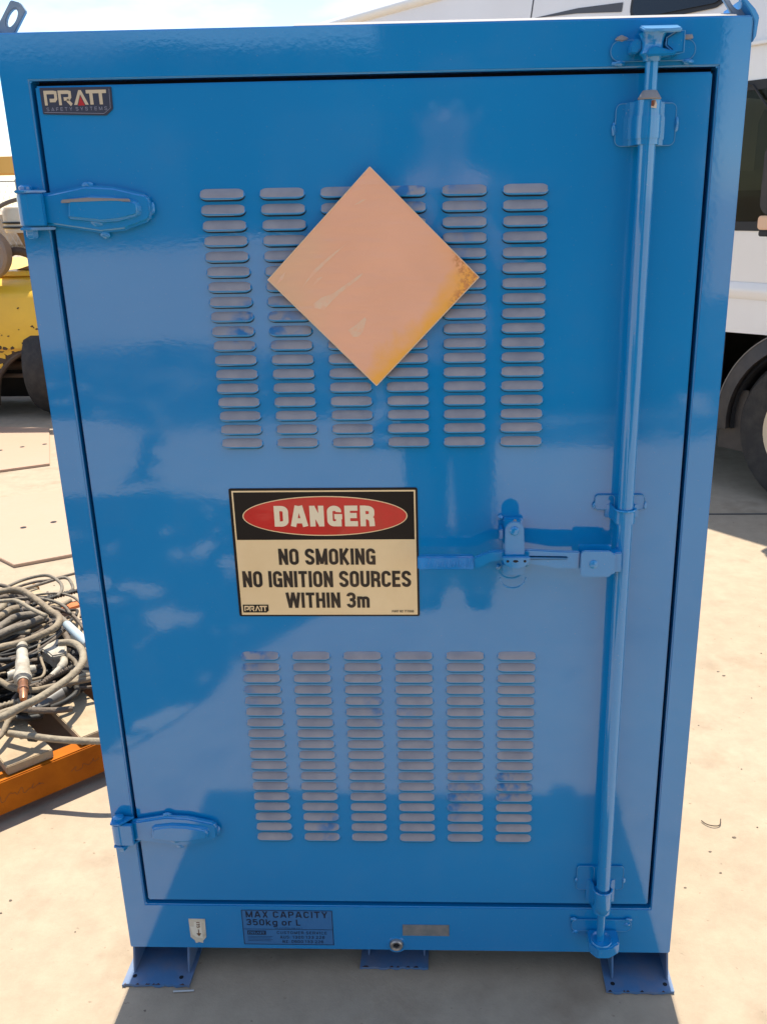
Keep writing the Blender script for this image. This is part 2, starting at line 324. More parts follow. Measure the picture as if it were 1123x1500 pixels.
# louvre: pressed hood, a black face painting the shade of its open slot
def louvre_mesh():
    Wd, H, D = .0655, .0150, .0058; nx, nz = 16, 5; V = []; F = []
    for i in range(nx + 1):
        u = -1 + 2 * i / nx; u = math.sin(u * math.pi / 2) * .55 + u * .45; x = u * Wd / 2
        e = max(0., (abs(x) - (Wd / 2 - .0115)) / .0115); top = H / 2 * math.sqrt(max(0, 1 - e * e)); bot = -H / 2 * math.sqrt(max(0, 1 - e * e * .95))
        fall = math.sqrt(max(0, 1 - e ** 3))
        for j in range(nz + 1):
            t = j / nz; V.append(Vector((x, -.0002 - D * math.sin(t * math.pi / 2) ** .8 * fall, top + (bot - top) * t)))
    n1 = nz + 1
    for i in range(nx):
        for j in range(nz): F.append((i * n1 + j, i * n1 + j + 1, (i + 1) * n1 + j + 1, (i + 1) * n1 + j))
    o = len(V); lip = len(F)
    for i in range(nx + 1):
        a = V[i * n1 + nz]; V.append(Vector((a.x, a.y + .0009, a.z + .0006))); V.append(Vector((a.x * .985, -.0004, a.z - .0020)))
    for i in range(nx):
        F.append((i * n1 + nz, o + 2 * i, o + 2 * i + 2, (i + 1) * n1 + nz)); 
    s = len(F)
    for i in range(nx): F.append((o + 2 * i, o + 2 * i + 1, o + 2 * i + 3, o + 2 * i + 2))
    me = bpy.data.meshes.new('louvre'); me.from_pydata([tuple(v) for v in V], [], F); me.materials.append(DUSTY); me.materials.append(dark); me.materials.append(BLUE)
    for k, p in enumerate(me.polygons):
        p.use_smooth = k < lip
        if k < lip and (k % nz == nz - 1 or k // nz in (0, nx - 1)): p.material_index = 2
        if k >= s: p.material_index = 1
    me.update(); return me
LM = louvre_mesh()
for z1, z18 in ((1.4139, 1.0515), (.6857, .3230)):
    for r in range(18):
        for c in range(6):
            o = bpy.data.objects.new('louvre', LM); COL.objects.link(o); o.parent = door
            o.location = Vector((-.2132 + c * .08535 + random.uniform(-.0003, .0003), 0, z1 + (z18 - z1) * r / 17)) - OFF[door.name]; OFF[o.name] = Vector()
# hinges
def hinge(z, name='hinge'):
    s = [(-.470, z + .020), (-.45, z + .0225), (-.4035, z + .031), (-.365, z + .0285), (-.318, z + .0175), (-.3128, z + .010), (-.3128, z - .012), (-.318, z - .019), (-.355, z - .031), (-.388, z - .034), (-.4552, z - .0235), (-.470, z - .0225)]
    h = add(name, bev(prism(s, -.0125, -.0005), .0048, 3), BLUE, cab, True)
    q = [((a + .388) * .78 - .383, z + (b - z) * .62 - .001) for a, b in s[1:-1]]
    V, F = prism(q, -.0195, -.008); n = len(q)
    for i in range(n): V[i] = Vector((V[i][0] * .9 - .0383, V[i][1], z + (V[i][2] - z) * .82))
    add('pressed_rib', bev((V, F), .003, 3), BLUE, h, True)
    if z > 1: add('dust_streak', bev(prism([(-.438, z + .0075), (-.436, z + .0120), (-.400, z + .0142), (-.340, z + .0118), (-.338, z + .0080), (-.370, z + .0088), (-.400, z + .0082)], -.0201, -.0180), .0009), mat('dust_and_highlight_grey', (.27, .25, .24), .6), h)
    k = tube([(-.488, -.012, z - .022), (-.488, -.012, z + .020)], .0135, 20)
    add('knuckle', bev(join(k, box(-.488, -.462, -.0245, -.0165, z - .0225, z + .0205)), .001), BLUE, h, True)
    add('hinge_tab', bev(prism([(-.502, -.004), (-.499, -.026), (-.482, -.028), (-.462, -.004)], z + .0215, z + .0255, 'z'), .001), BLUE, h, True)
    add('hinge_tab', bev(prism([(-.502, -.004), (-.499, -.024), (-.482, -.026), (-.455, -.004)], z - .0285, z - .0245, 'z'), .001), BLUE, h, True)
    add('hinge_pin', join(lathe([(.0001, z + .0256), (.0088, z + .0256), (.0092, z + .030), (.006, z + .0325), (.0001, z + .0328)], (-.488, -.012, 0)),
        lathe([(.0001, z - .0287), (.0085, z - .0287), (.0085, z - .037), (.0062, z - .040), (.0001, z - .0405)], (-.488, -.012, 0), n=6)), BLUE, h, True)
    for i, (bx, bz, sc) in enumerate([(-.402, z + .031, (1.3, .5, .7)), (-.3125, z - .002, (.5, .5, 1.5)), (-.385, z - .036, (1.2, .5, .8)), (-.39, z - .019, (1.7, .5, .9))]):
        add('weld_bead', blob((bx, -.006 - (.006 if i == 3 else 0), bz), .006, sc, .22, i), BLUE, h, True)
    return h
hinge(1.3985); hinge(.341)
PALE_BLUE = mat('pale_blue_trim', (.06, .27, .50), .35, coat=.5)  # paler blue for plate outlines and the top cam head
def ridge(poly, y, parent, r=.0006):
    P = [(p[0], y, p[1]) for p in poly]; return add('pale_outline', tube(P + [P[0]], r, 5), PALE_BLUE, parent)
# lock bar
BX, BY = .3717, -.030
rod = add('lock_rod', join(tube([(BX, BY, .243), (BX, BY, 1.525)], .0118, 24)), BLUE, cab, True)
rod['label'] = 'long vertical round locking rod on the right of the door'
add('rod_end', tube([(BX + .0005, BY, 1.5255), (BX + .0005, BY, 1.580)], .0085, 20), BLUE, rod, True)
add('collar', lathe([(.0145, 1.5225), (.0155, 1.524), (.0095, 1.5335), (.0088, 1.5338)], (BX, BY, 0)), mat('dust_and_highlight_grey', (0, 0, 0)), rod, True)
add('rod_end', lathe([(.0085, .243), (.0085, .205), (.0072, .200), (.0072, .118), (.009, .116), (.009, .108)], (BX, BY, 0)), BLUE, rod, True)
def sleeve(z0, z1, r, th, zl0=None):
    """half-round saddle over the rod, open at the back"""
    V = []; F = []; n = 16; P = [(-r - .010, -.0035), (-r - .004, -.0050)]
    for k in range(n + 1):
        a = math.pi * k / n; P.append((-r * math.cos(a), BY + .004 - (r) * math.sin(a) if 0 < k < n else BY + .012))
    P += [(r + .004, -.0050), (r + .010, -.0035)]
    inn = [(p[0] * .86, p[1] + th) for p in P]
    for z in (z0, z1): V += [Vector((BX + p[0], min(p[1], -.0004), z)) for p in P] + [Vector((BX + p[0], min(p[1], -.0002), z)) for p in inn]
    m = len(P)
    for i in range(m - 1):
        F += [(i, i + 1, 2 * m + i + 1, 2 * m + i), (m + i, m + i + 1, 3 * m + i + 1, 3 * m + i), (i, i + 1, m + i + 1, m + i), (2 * m + i, 2 * m + i + 1, 3 * m + i + 1, 3 * m + i)]
    F += [(0, m, 3 * m, 2 * m), (m - 1, 2 * m - 1, 4 * m - 1, 3 * m - 1)]
    return V, F
g = add('rod_guide', bev(prism(rrect(.333, .4145, 1.467, 1.521, .008), -.0035, -.0003), .001), BLUE, cab, True)
ridge(rrect(.3333, .4142, 1.4673, 1.5207, .008), -.0036, g)
add('saddle', sleeve(1.4675, 1.5222, .0165, .002), BLUE, g, True)
add('saddle_step', sleeve(1.475, 1.5035, .0178, .002), BLUE, g, True)
add('weld_bead', blob((.332, -.003, 1.489), .005, (.7, .6, 1.7), .2, 3), BLUE, g, True); add('weld_bead', blob((.4155, -.003, 1.494), .005, (.5, .6, 2), .2, 4), BLUE, g, True)
rust = mat('rust_chip', (.62, .52, .40), .7, vcol=(.16, .045, .015), vscale=190, lo=.45, hi=.55, space='World')
add('rust_chip', ([(.3715, -.0448, 1.512), (.3785, -.0448, 1.511), (.3792, -.0448, 1.516), (.3768, -.0448, 1.5215), (.3718, -.0448, 1.5205)], [(0, 1, 2, 3, 4)]), rust, g)
for z0, z1, x0, x1, s0, s1 in ((.941, .9655, .3295, .406, .929, .950), (.214, .2655, .3285, .412, .188, .236)):
    g = add('rod_guide', bev(prism(rrect(x0, x1, z0, z1, .006), -.0035, -.0003), .001), BLUE, cab, True)
    ridge(rrect(BX + .0125, x1 - .0003, z0 + .0003, z1 - .0003, .006), -.0036, g); ridge(rrect(x0 + .0003, BX - .0125, z0 + .0003, z1 - .0003, .006), -.0036, g)
    add('saddle', sleeve(s0, s1, .0158, .002), BLUE, g, True)
    add('saddle_rim', tube([(BX + .0158 * math.cos(a), BY + .002 - .0158 * math.sin(a), s1 + .001) for a in [math.pi * k / 14 for k in range(15)]], .0018, 6), BLUE, g, True)
    add('weld_bead', blob((x1 + .001, -.003, (z0 + z1) / 2 - .006), .004, (.7, .6, 1.5), .25, 5), BLUE, g, True)
    add('weld_bead', blob((x0 - .001, -.003, (z0 + z1) / 2 - .006), .004, (.6, .6, 1.3), .25, 6), BLUE, g, True)
add('cup', lathe([(.0155, .236), (.0158, .205), (.012, .190), (.0085, .186)], (BX, BY, 0)), BLUE, rod, True)
# keepers at both ends
k = add('top_keeper', bev(prism(rrect(.322, .434, 1.572, 1.598, .0128), -.0042, -.0003), .001), BLUE, cab, True)
ridge(rrect(.3223, .4337, 1.5723, 1.5977, .0126), -.0043, k)
V, F = bev(prism([(.3585, -.004), (.357, -.044), (.366, -.0485), (.392, -.0485), (.4065, -.040), (.409, -.004)], 1.6000, 1.6050, 'z'), .0014)
add('cam_head', ([Vector((v.x, v.y, v.z + (v.y + .045) * .24)) for v in V], F), PALE_BLUE, k, True)  # paler than the other hardware, the sunlit top rim put into its colour
add('cam_neck', lathe([(.0185, 1.601), (.0155, 1.597), (.0135, 1.590), (.0135, 1.583), (.0165, 1.577), (.0125, 1.5735), (.0105, 1.568)], (BX, BY, 0)), BLUE, k, True)
add('cam_nose', bev(prism([(.362, 1.5805), (.371, 1.5855), (.3925, 1.579), (.4005, 1.5815), (.4015, 1.5765), (.396, 1.5735), (.362, 1.5725)], -.047, -.026), .002), BLUE, k, True)
add('jaw', bev(prism([(.387, 1.586), (.3875, 1.5955), (.401, 1.6035), (.4115, 1.6035), (.4115, 1.577), (.401, 1.5755)], -.036, -.0045), .0025), BLUE, k, True)
add('jaw', bev(prism([(.344, 1.579), (.344, 1.590), (.350, 1.5965), (.3585, 1.594), (.3585, 1.5835), (.352, 1.578)], -.030, -.0045), .0015), BLUE, k, True)
ridge([(.3875, 1.5862), (.3880, 1.5952), (.401, 1.6030), (.4112, 1.6030), (.4112, 1.5775), (.401, 1.5760)], -.0362, k, .0007)
for i, (bx, bz) in enumerate(((.336, 1.6), (.423, 1.6), (.333, 1.570), (.425, 1.571))):
    add('weld_bead', blob((bx, -.004, bz), .005, (1.6, .6, .7), .22, 20 + i), mat('dust_and_highlight_grey', (0, 0, 0)) if i < 2 else BLUE, k, True)
k = add('bottom_keeper', bev(prism(rrect(.323, .432, .120, .146, .010), -.004, -.0003), .001), BLUE, cab, True)
ridge(rrect(.3233, .4317, .1203, .1457, .010), -.0041, k)
add('cam_head', bev(prism([(.352, -.0042), (.352, -.036), (.364, -.050), (.386, -.050), (.406, -.036), (.406, -.0042)], .100, .1245, 'z'), .0025), BLUE, k, True)
add('cam_dish', lathe([(.0075, .1262), (.015, .1252), (.0185, .1275), (.0195, .1262), (.0195, .1248)], (BX + .002, BY, 0)), BLUE, k, True)
for i, (bx, bz) in enumerate(((.327, .147), (.426, .147), (.331, .118), (.424, .136))):
    add('weld_bead', blob((bx, -.004, bz), .0045, (1.4, .6, .8), .25, 30 + i), BLUE, k, True)
# handle and catch
def tilt(me): return [Vector((v[0], v[1] + (v[2] - .862) * .42, v[2])) for v in me[0]], me[1]
hd = add('lock_handle', bev(join(
    tilt(prism([(.055, .8620), (.055, .8808), (.1413, .8808), (.1413, .8617)], -.055, -.043)),
    prism([(.1414, .8617), (.1414, .8808), (.1685, .8915), (.192, .8915), (.192, .8765), (.1685, .8735), (.152, .864)], -.0515, -.044)), .0018), BLUE, cab, True)
hd['label'] = 'flat locking handle lying level beside the danger sign'
add('lever_arm', bev(join(prism([(.189, .8765), (.189, .8915), (.226, .8935), (.270, .8905), (.303, .8900), (.303, .8610), (.270, .8612), (.226, .8690)], -.050, -.0445),
    prism([(.225, .8775), (.222, .883), (.285, .882), (.285, .8775)], -.0525, -.049)), .0018), BLUE, hd, True)
# hammered grip: raised ridges
rnd = random.Random(3)
add('grip_ridges', join(*[tube([(.058 + i * .0043 + rnd.uniform(-.001, .001), -.0538, .8645 + rnd.uniform(0, .003)), (.060 + i * .0043 + rnd.uniform(-.002, .002), -.0480, .8785 - rnd.uniform(0, .003))], .0009, 6) for i in range(19)]), BLUE, hd, True)
br = add('handle_bracket', bev(join(prism([(.3035, .8555), (.3035, .8885), (.3075, .8935), (.348, .8925), (.352, .8885), (.357, .8885), (.357, .8555), (.352, .8545), (.348, .8495), (.3075, .8495)], -.0555, -.0515),
    box(.3500, .3665, -.0513, -.030, .8560, .8880)), .0012), BLUE, cab, True)
add('bracket_rear', bev(prism([(.302, .858), (.302, .8975), (.352, .8965), (.352, .858)], -.040, -.037), .001), BLUE, br, True)
add('rivet', lathe([(.0001, -.0585), (.004, -.058), (.0068, -.0562), (.0068, -.0555)], (.3235, 0, .871), 'y'), BLUE, br, True)
ct = add('catch', bev(prism([(.1885, .883)] + [(.2025 + .0142 * math.cos(a), .927 + .0142 * math.sin(a)) for a in [math.pi - math.pi * i / 12 for i in range(13)]] + [(.2185, .883)], -.0565, -.0535), .001), BLUE, cab, True)
add('catch_back', bev(prism(rrect(.1875, .2195, .853, .930, .005), -.012, -.0003), .002), BLUE, ct, True)
add('catch_rib', bev(box(.1812, .1870, -.024, -.0003, .898, .9165), .001), BLUE, ct, True)
add('pivot', lathe([(.0001, -.0605), (.005, -.060), (.0072, -.0575), (.0072, -.0566)], (.2022, 0, .9262), 'y'), BLUE, ct, True)
def halfmoon():
    P = [(.1842, .8862), (.2265, .8862)] + [(.2054 + .0212 * math.cos(a), .8845 - .0178 * math.sin(a)) for a in [math.pi * i / 12 for i in range(13)]]
    return bev(prism(P, -.0632, -.0572), .0012)
add('swing_cam', halfmoon(), BLUE, ct, True)
for hx, hw in ((.1925, .0022), (.2045, .0042), (.2185, .0022)):
    add('cam_hole', prism([(hx + hw * math.cos(a), .8795 + .0021 * math.sin(a)) for a in [math.pi * i / 6 for i in range(12)]], -.0634, -.0633), dark, ct)
add('hasp_plate', bev(prism([(.1865, .8605), (.2225, .8605), (.2225, .846), (.2185, .8425), (.1905, .8425), (.1865, .846)], -.030, -.0123), .001), BLUE, ct, True)
add('ring', tube([(.2035 + .0205 * math.cos(a), -.020, .8345 + .018 * math.sin(a)) for a in [math.pi + math.pi * i / 16 for i in range(17)]], .0012, 8), BLUE, ct, True)
for i, (bx, bz) in enumerate(((.184, .93), (.182, .845), (.226, .85), (.203, .9405))):
    add('weld_bead', blob((bx, -.004 if i < 3 else -.052, bz), .004 if i < 3 else .0028, (.9, .6, 1), .25, 40 + i), BLUE if i < 3 else mat('dust_and_highlight_grey', (0, 0, 0)), ct, True)
# placard
def placard_mat():
    m = bpy.data.materials.new('faded_orange_placard'); m.use_nodes = True; n = m.node_tree; l = n.links.new; b = n.nodes['Principled BSDF']
    pos = n.nodes.new('ShaderNodeNewGeometry').outputs['Position']
    def mapped(rot, sc, loc=(0, 0, 0)):
        a = n.nodes.new('ShaderNodeMapping'); a.inputs['Rotation'].default_value = rot; a.inputs['Scale'].default_value = sc; a.inputs['Location'].default_value = loc; l(pos, a.inputs['Vector']); return a.outputs[0]
    def noise(v, s, d=4, ro=.5):
        t = n.nodes.new('ShaderNodeTexNoise'); t.inputs['Scale'].default_value = s; t.inputs['Detail'].default_value = d; t.inputs['Roughness'].default_value = ro; l(v, t.inputs['Vector']); return t.outputs['Fac']
    def ramp(f, a, bb, c0, c1):
        r = n.nodes.new('ShaderNodeValToRGB'); r.color_ramp.elements[0].position = a; r.color_ramp.elements[1].position = bb
        r.color_ramp.elements[0].color = c0; r.color_ramp.elements[1].color = c1; l(f, r.inputs[0]); return r.outputs[0]
    def mth(op, a, bb):
        q = n.nodes.new('ShaderNodeMath'); q.operation = op; q.use_clamp = op in ('MULTIPLY',)
        for i, v in enumerate((a, bb)):
            if isinstance(v, (int, float)): q.inputs[i].default_value = v
            else: l(v, q.inputs[i])
        return q.outputs[0]
    sp = n.nodes.new('ShaderNodeSeparateXYZ'); l(pos, sp.inputs[0]); X = sp.outputs['X']; Z = mth('SUBTRACT', sp.outputs['Z'], 1.296)
    # distance past the lower right and upper right edges: less faded there
    s1 = mth('SUBTRACT', X, Z); s1 = mth('ADD', s1, mth('MULTIPLY', noise(pos, 22, 5), .09)); rim = ramp(s1, .150, .180, (0, 0, 0, 1), (1, 1, 1, 1))
    s2 = mth('ADD', X, mth('MULTIPLY', noise(pos, 16, 4), .08)); right = ramp(s2, .115, .20, (0, 0, 0, 1), (1, 1, 1, 1))
    base = ramp(noise(pos, 9, 5), .3, .7, (.88, .45, .27, 1), (.95, .49, .30, 1))
    def mix(f, a, c):
        q = n.nodes.new('ShaderNodeMixRGB'); l(f, q.inputs['Fac']); l(a, q.inputs['Color1'])
        if isinstance(c, tuple): q.inputs['Color2'].default_value = c
        else: l(c, q.inputs['Color2'])
        return q.outputs[0]
    c = mix(right, base, (.94, .43, .16, 1)); c = mix(rim, c, (.97, .45, .07, 1))
    cr = noise(pos, 150, 8, .75); crm = ramp(cr, .45, .55, (0, 0, 0, 1), (1, 1, 1, 1)); pat = mth('ADD', mth('ADD', X, mth('MULTIPLY', Z, -.35)), mth('MULTIPLY', noise(pos, 14, 3), .05))
    patm = mth('MULTIPLY', ramp(pat, .140, .152, (0, 0, 0, 1), (1, 1, 1, 1)), crm); c = mix(patm, c, (.66, .26, .08, 1))
    left = ramp(mth('ADD', mth('MULTIPLY', X, -1.0), mth('MULTIPLY', noise(pos, 18, 5), .08)), .09, .17, (0, 0, 0, 1), (.8, .8, .8, 1)); c = mix(left, c, (.80, .48, .27, 1))
    l(c, b.inputs['Base Color']); b.inputs['Roughness'].default_value = .38; b.inputs['Coat Weight'].default_value = .6; b.inputs['Coat Roughness'].default_value = .08
    st = noise(mapped((0, R(52), 0), (1, 1, 5)), 12, 3); bp = n.nodes.new('ShaderNodeBump'); bp.inputs['Strength'].default_value = .5; bp.inputs['Distance'].default_value = .004; l(st, bp.inputs['Height'])
    b2 = n.nodes.new('ShaderNodeBump'); b2.inputs['Strength'].default_value = .4; b2.inputs['Distance'].default_value = .0006; l(cr, b2.inputs['Height']); l(bp.outputs[0], b2.inputs['Normal']); l(b2.outputs[0], b.inputs['Normal']); l(b2.outputs[0], b.inputs['Coat Normal'])
    return m
pl = add('placard', prism([(-.0023, 1.4469), (.149, 1.2963), (-.0028, 1.1411), (-.1545, 1.2966)], -.0125, -.0105, bv=.0005), placard_mat(), cab, True)
pl['label'] = 'diamond placard faded to blank orange'
pale = mat('pale_streak_peach', (.84, .57, .38), .40, vcol=(.88, .50, .31), vscale=60, lo=.4, hi=.6, space='World')  # paler streaks across the placard face
for P in ([(-.0905, 1.262), (-.078, 1.271), (-.06, 1.277), (-.036, 1.293), (-.0185, 1.304), (-.0165, 1.3035), (-.024, 1.296), (-.046, 1.280), (-.062, 1.267), (-.0755, 1.253), (-.089, 1.256)],
          [(-.042, 1.224), (-.031, 1.2305), (-.0165, 1.242), (-.0145, 1.239), (-.0195, 1.222), (-.0265, 1.2135), (-.035, 1.214)],
          [(-.108, 1.281), (-.102, 1.290), (-.088, 1.309), (-.062, 1.330), (-.036, 1.347), (-.058, 1.329), (-.083, 1.307), (-.099, 1.2925)],
          [(-.090, 1.288), (-.083, 1.298), (-.075, 1.300), (-.084, 1.2915)], [(-.026, 1.397), (-.014, 1.404), (-.008, 1.4045), (-.019, 1.3985)],
          [(-.1425, 1.290), (-.136, 1.3005), (-.128, 1.308), (-.1325, 1.297)]):
    add('pale_streak', prism(P, -.0128, -.0126), pale, pl)
edge = mat('placard_edge', (.80, .58, .36), .5)
add('edge_trim', join(*[tube([(a[0], -.0126, a[1]), (b[0], -.0126, b[1])], .0007, 6) for a, b in (((-.0023, 1.4465), (-.1541, 1.2966)), ((-.1541, 1.2966), (-.0028, 1.1415)), ((-.0028, 1.1415), (.1486, 1.2963)), ((.1486, 1.2963), (-.0023, 1.4465)))]), edge, pl)
for sx in (-.05, .045):
    add('standoff', box(sx - .008, sx + .008, -.0104, -.0004, 1.285, 1.305), BLUE, pl)
# danger sign
INK = mat('black_ink', (.008, .006, .006), .3, spec=.35); CREAM = mat('sign_cream', (.92, .69, .38), .38, vcol=(.86, .62, .32), vscale=12, lo=.35, hi=.75, coat=.2, space='World')
LET = mat('sign_letter_cream', (.88, .74, .50), .4); RED = mat('sign_red', (.62, .012, .008), .35, vcol=(.55, .02, .01), vscale=20, coat=.5, space='World'); BROWNINK = mat('faded_black_ink', (.016, .011, .009), .38, vcol=(.06, .035, .02), vscale=26, lo=.45, hi=.7, space='World')
sg = add('danger_sign', prism(rrect(-.2415, .0545, .7584, .9785, .003), -.0012, -.0002), INK, cab); sg['label'] = 'DANGER no smoking sign with red oval on black'
def inset(x0, x1, z0, z1, y): return panel([(x0, z0), (x1, z0), (x1, z1), (x0, z1)], y)
def ell(cx, cz, a, b, y, n=64): return panel([(cx + a * math.cos(2 * math.pi * i / n), cz + b * math.sin(2 * math.pi * i / n)) for i in range(n)], y)
add('border_line', inset(-.2372, .0512, .7612, .9748, -.0014), CREAM, sg)
add('black_field', inset(-.2347, .0487, .8926, .9723, -.0016), INK, sg)
add('oval_rim', ell(-.0922, .9324, .1305, .0332, -.0018), CREAM, sg)
add('red_oval', ell(-.0922, .9324, .1288, .0316, -.0020), RED, sg)
add('lettering', text('DANGER', -.1735, -.0125, .9152, .9498, -.0022, .25, .06), LET, sg)
add('lettering', text('NO SMOKING', -.1700, -.0145, .8495, .8775, -.0018, .19, .085), BROWNINK, sg)
add('lettering', text('NO IGNITION SOURCES', -.2310, .0415, .8103, .8388, -.0018, .19, .085), BROWNINK, sg)
add('lettering', text('WITHIN 3m', -.1622, -.0265, .7738, .8010, -.0018, .19, .085), BROWNINK, sg)
add('lettering', text('PART NO 717068', .0095, .0450, .7652, .7695, -.0018, .14), BROWNINK, sg)
def logo(x0, x1, z0, z1, y, m, parent, red=None):
    W_ = 5.35; sx = (x1 - x0) / W_; sz = (z1 - z0); ms = []; t = .24
    S_ = lambda pts: stroke(pts, t, y, x0, z0, sx, sz)
    h = t / 2
    ms.append(S_([(h, 0), (h, 1 - h), (.85, 1 - h), (1.0, .85), (1.0, .45), (.88, .33), (.45, .33)]))
    o = 1.22; ms.append(S_([(o + h, 0), (o + h, 1 - h), (o + .85, 1 - h), (o + 1.0, .85), (o + 1.0, .55), (o + .88, .42), (o + .45, .42)])); ms.append(S_([(o + .72, .36), (o + 1.08, .0)]))
    o = 2.5; ms.append(([Vector((x0 + (o + a) * sx, y, z0 + b * sz)) for a, b in ((0, 0), (.5, 1), (.72, 1), (1.25, 0), (.97, 0), (.61, .72), (.28, 0))], [(0, 1, 5, 6), (1, 2, 5), (2, 3, 4, 5)]))
    o = 3.62; ms.append(S_([(o, 1 - h), (5.35, 1 - h)])); ms.append(stroke([(o + .42, 0), (o + .42, 1 - t)], .28, y, x0, z0, sx, sz)); ms.append(stroke([(o + 1.22, 0), (o + 1.22, 1 - t)], .28, y, x0, z0, sx, sz))
    add('logo_lettering', join(*ms), m, parent)
    if red:
        o = 2.5; add('red_triangle', ([Vector((x0 + (o + a) * sx, y, z0 + b * sz)) for a, b in ((.33, -.05), (.61, .6), (.92, -.05))], [(0, 1, 2)]), red, parent)
b = add('sign_badge', prism([(-.2345, .7655), (-.196, .7655), (-.1925, .7690), (-.1925, .7795), (-.2345, .7795)], -.0018, -.0016), INK, sg)
logo(-.2322, -.1950, .7680, .7775, -.0020, CREAM, sg)
# maker's badge
bd = add('maker_badge', prism([(-.4525, 1.5225), (-.3645, 1.5195), (-.3545, 1.5275), (-.3535, 1.5555), (-.4530, 1.5560)], -.0022, -.0002, bv=.0006), mat('badge_navy', (.032, .035, .06), .35, coat=.6), cab, True)
bd['label'] = 'small dark maker badge in the top left of the door'
add('badge_border', tube([(-.4500, -.0024, 1.5248), (-.367, -.0024, 1.5220), (-.3575, -.0024, 1.5288), (-.3565, -.0024, 1.553)], .0003, 5), mat('badge_line', (.30, .30, .36), .4), bd)
GOLD = mat('badge_letter', (.62, .50, .33), .4)
logo(-.4478, -.3610, 1.5335, 1.5520, -.0025, GOLD, bd, mat('badge_red', (.45, .01, .012), .4))
add('lettering', text('SAFETY SYSTEMS', -.4465, -.3620, 1.5263, 1.5307, -.0025, .12, .4), mat('badge_line', (0, 0, 0)), bd)
# capacity label
ms = []
LN = mat('label_ink', (.008, .014, .035), .45)
X0, X1, Z0, Z1 = -.2880, -.1183, .0770, .1573
mcl = add('capacity_label', prism([(X0, Z0), (X1, Z0), (X1, Z1), (X0, Z1)], -.0006, -.0002), mat('label_film_blue', (.03, .155, .36), .3, coat=.6, coat_rough=.1, coat_ior=1.6), cab)
mcl['label'] = 'clear label reading MAX CAPACITY 350kg or L'
def bar(x0, x1, z0, z1, y=-.0009): return inset(x0, x1, z0, z1, y)
add('label_border', join(bar(X0, X1, Z1 - .0012, Z1), bar(X0, X1, Z0, Z0 + .0012), bar(X0, X0 + .0012, Z0 + .0013, Z1 - .0013), bar(X1 - .0012, X1, Z0 + .0013, Z1 - .0013), bar(X0 + .0013, X1 - .0013, .1125, .1135)), LN, mcl)
add('lettering', text('MAX CAPACITY', -.2805, -.1275, .1402, .1545, -.0009, .17, .16), LN, mcl)
add('lettering', text('350kg or L', -.2805, -.1790, .1220, .1362, -.0009, .17, .14), LN, mcl)
add('lettering', text('FOR OUTDOOR USE ONLY', -.2290, -.1760, .1148, .1172, -.0009, .12, .16), LN, mcl)
add('lettering', text('CUSTOMER SERVICE', -.2245, -.1305, .1020, .1085, -.0009, .15, .2), LN, mcl)
add('lettering', text('AUS: 1300 133 226', -.2190, -.1350, .0915, .0982, -.0009, .15, .2), LN, mcl)
add('lettering', text('NZ: 0800 133 226', -.2150, -.1380, .0812, .0878, -.0009, .15, .2), LN, mcl)
add('label_badge', bar(-.2800, -.2450, .1000, .1095), LN, mcl); logo(-.2780, -.2470, .1020, .1075, -.0012, mat('label_film_blue', (0, 0, 0)), mcl)
add('fine_print', join(*[bar(-.2800, -.2330 - .004 * (i % 2), .0955 - i * .0034, .0962 - i * .0034) for i in range(4)]), LN, mcl)
# arrow tag
tg = add('arrow_tag', prism([(-.3885, .1355), (-.3885, .0930), (-.3815, .0860), (-.3795, .0790), (-.3735, .0815), (-.3660, .0795), (-.3655, .0850), (-.3590, .0930), (-.3578, .1352)], -.0014, -.0002), mat('tag_white', (.62, .55, .42), .6, vcol=(.35, .28, .2), vscale=60, lo=.5, hi=.75, space='World'), cab)
tg['label'] = 'small torn white tag with an arrow pointing down'
BRN = mat('tag_brown', (.16, .07, .025), .6)
add('tag_paper', prism([(-.3870, .1180), (-.3800, .1180), (-.3790, .1290), (-.3660, .1295), (-.3650, .0900), (-.3700, .0920), (-.3770, .0930), (-.3840, .1000)], -.0019, -.0015), mat('tag_paper', (.74, .68, .55), .6), tg)
add('arrow', join(bar(-.3727, -.3709, .1020, .1120, -.0022), ([Vector(v) for v in ((-.3765, -.0022, .1030), (-.3671, -.0022, .1030), (-.3718, -.0022, .0955))], [(0, 1, 2)])), BRN, tg)
V, F = text('[15', 0, 1, 0, 1, 0, .16); add('lettering', ([Vector((-.3745 + v.z * .0065, -.0022, .1290 - v.x * .0135)) for v in V], F), BRN, tg)
# bare plate and plug
rp_ = add('rating_plate', prism([(.0116, .1018), (.0980, .1018), (.0980, .1268), (.0116, .1268)], -.0012, -.0002), mat('dull_plate', (.20, .20, .19), .5, metal=.2, vcol=(.30, .27, .24), vscale=30, space='World'), cab); rp_['label'] = 'small blank grey metal plate'
add('plate_edge', join(tube([(.0126, -.0014, .1028), (.0970, -.0014, .1028), (.0970, -.0014, .1258), (.0126, -.0014, .1258), (.0126, -.0014, .1028)], .0005, 5)), mat('dull_plate', (0, 0, 0)), rp_)
dp = add('drain_plug', lathe([(.0001, -.0010), (.0055, -.0010), (.0062, -.0045), (.0098, -.0060), (.0118, -.0045), (.0128, -.0002)], (-.0007, 0, .0800), 'y', 28), mat('plug_steel', (.42, .38, .34), .35, metal=.8), cab, True)
add('plug_socket', lathe([(.0001, -.0013), (.0050, -.0013), (.0052, -.0018)], (-.0007, 0, .0800), 'y'), dark, dp)
add('plug_flange', lathe([(.0129, -.0002), (.0165, -.0012), (.0185, -.0002)], (-.0007, 0, .0795), 'y', 28), BLUE, dp, True)
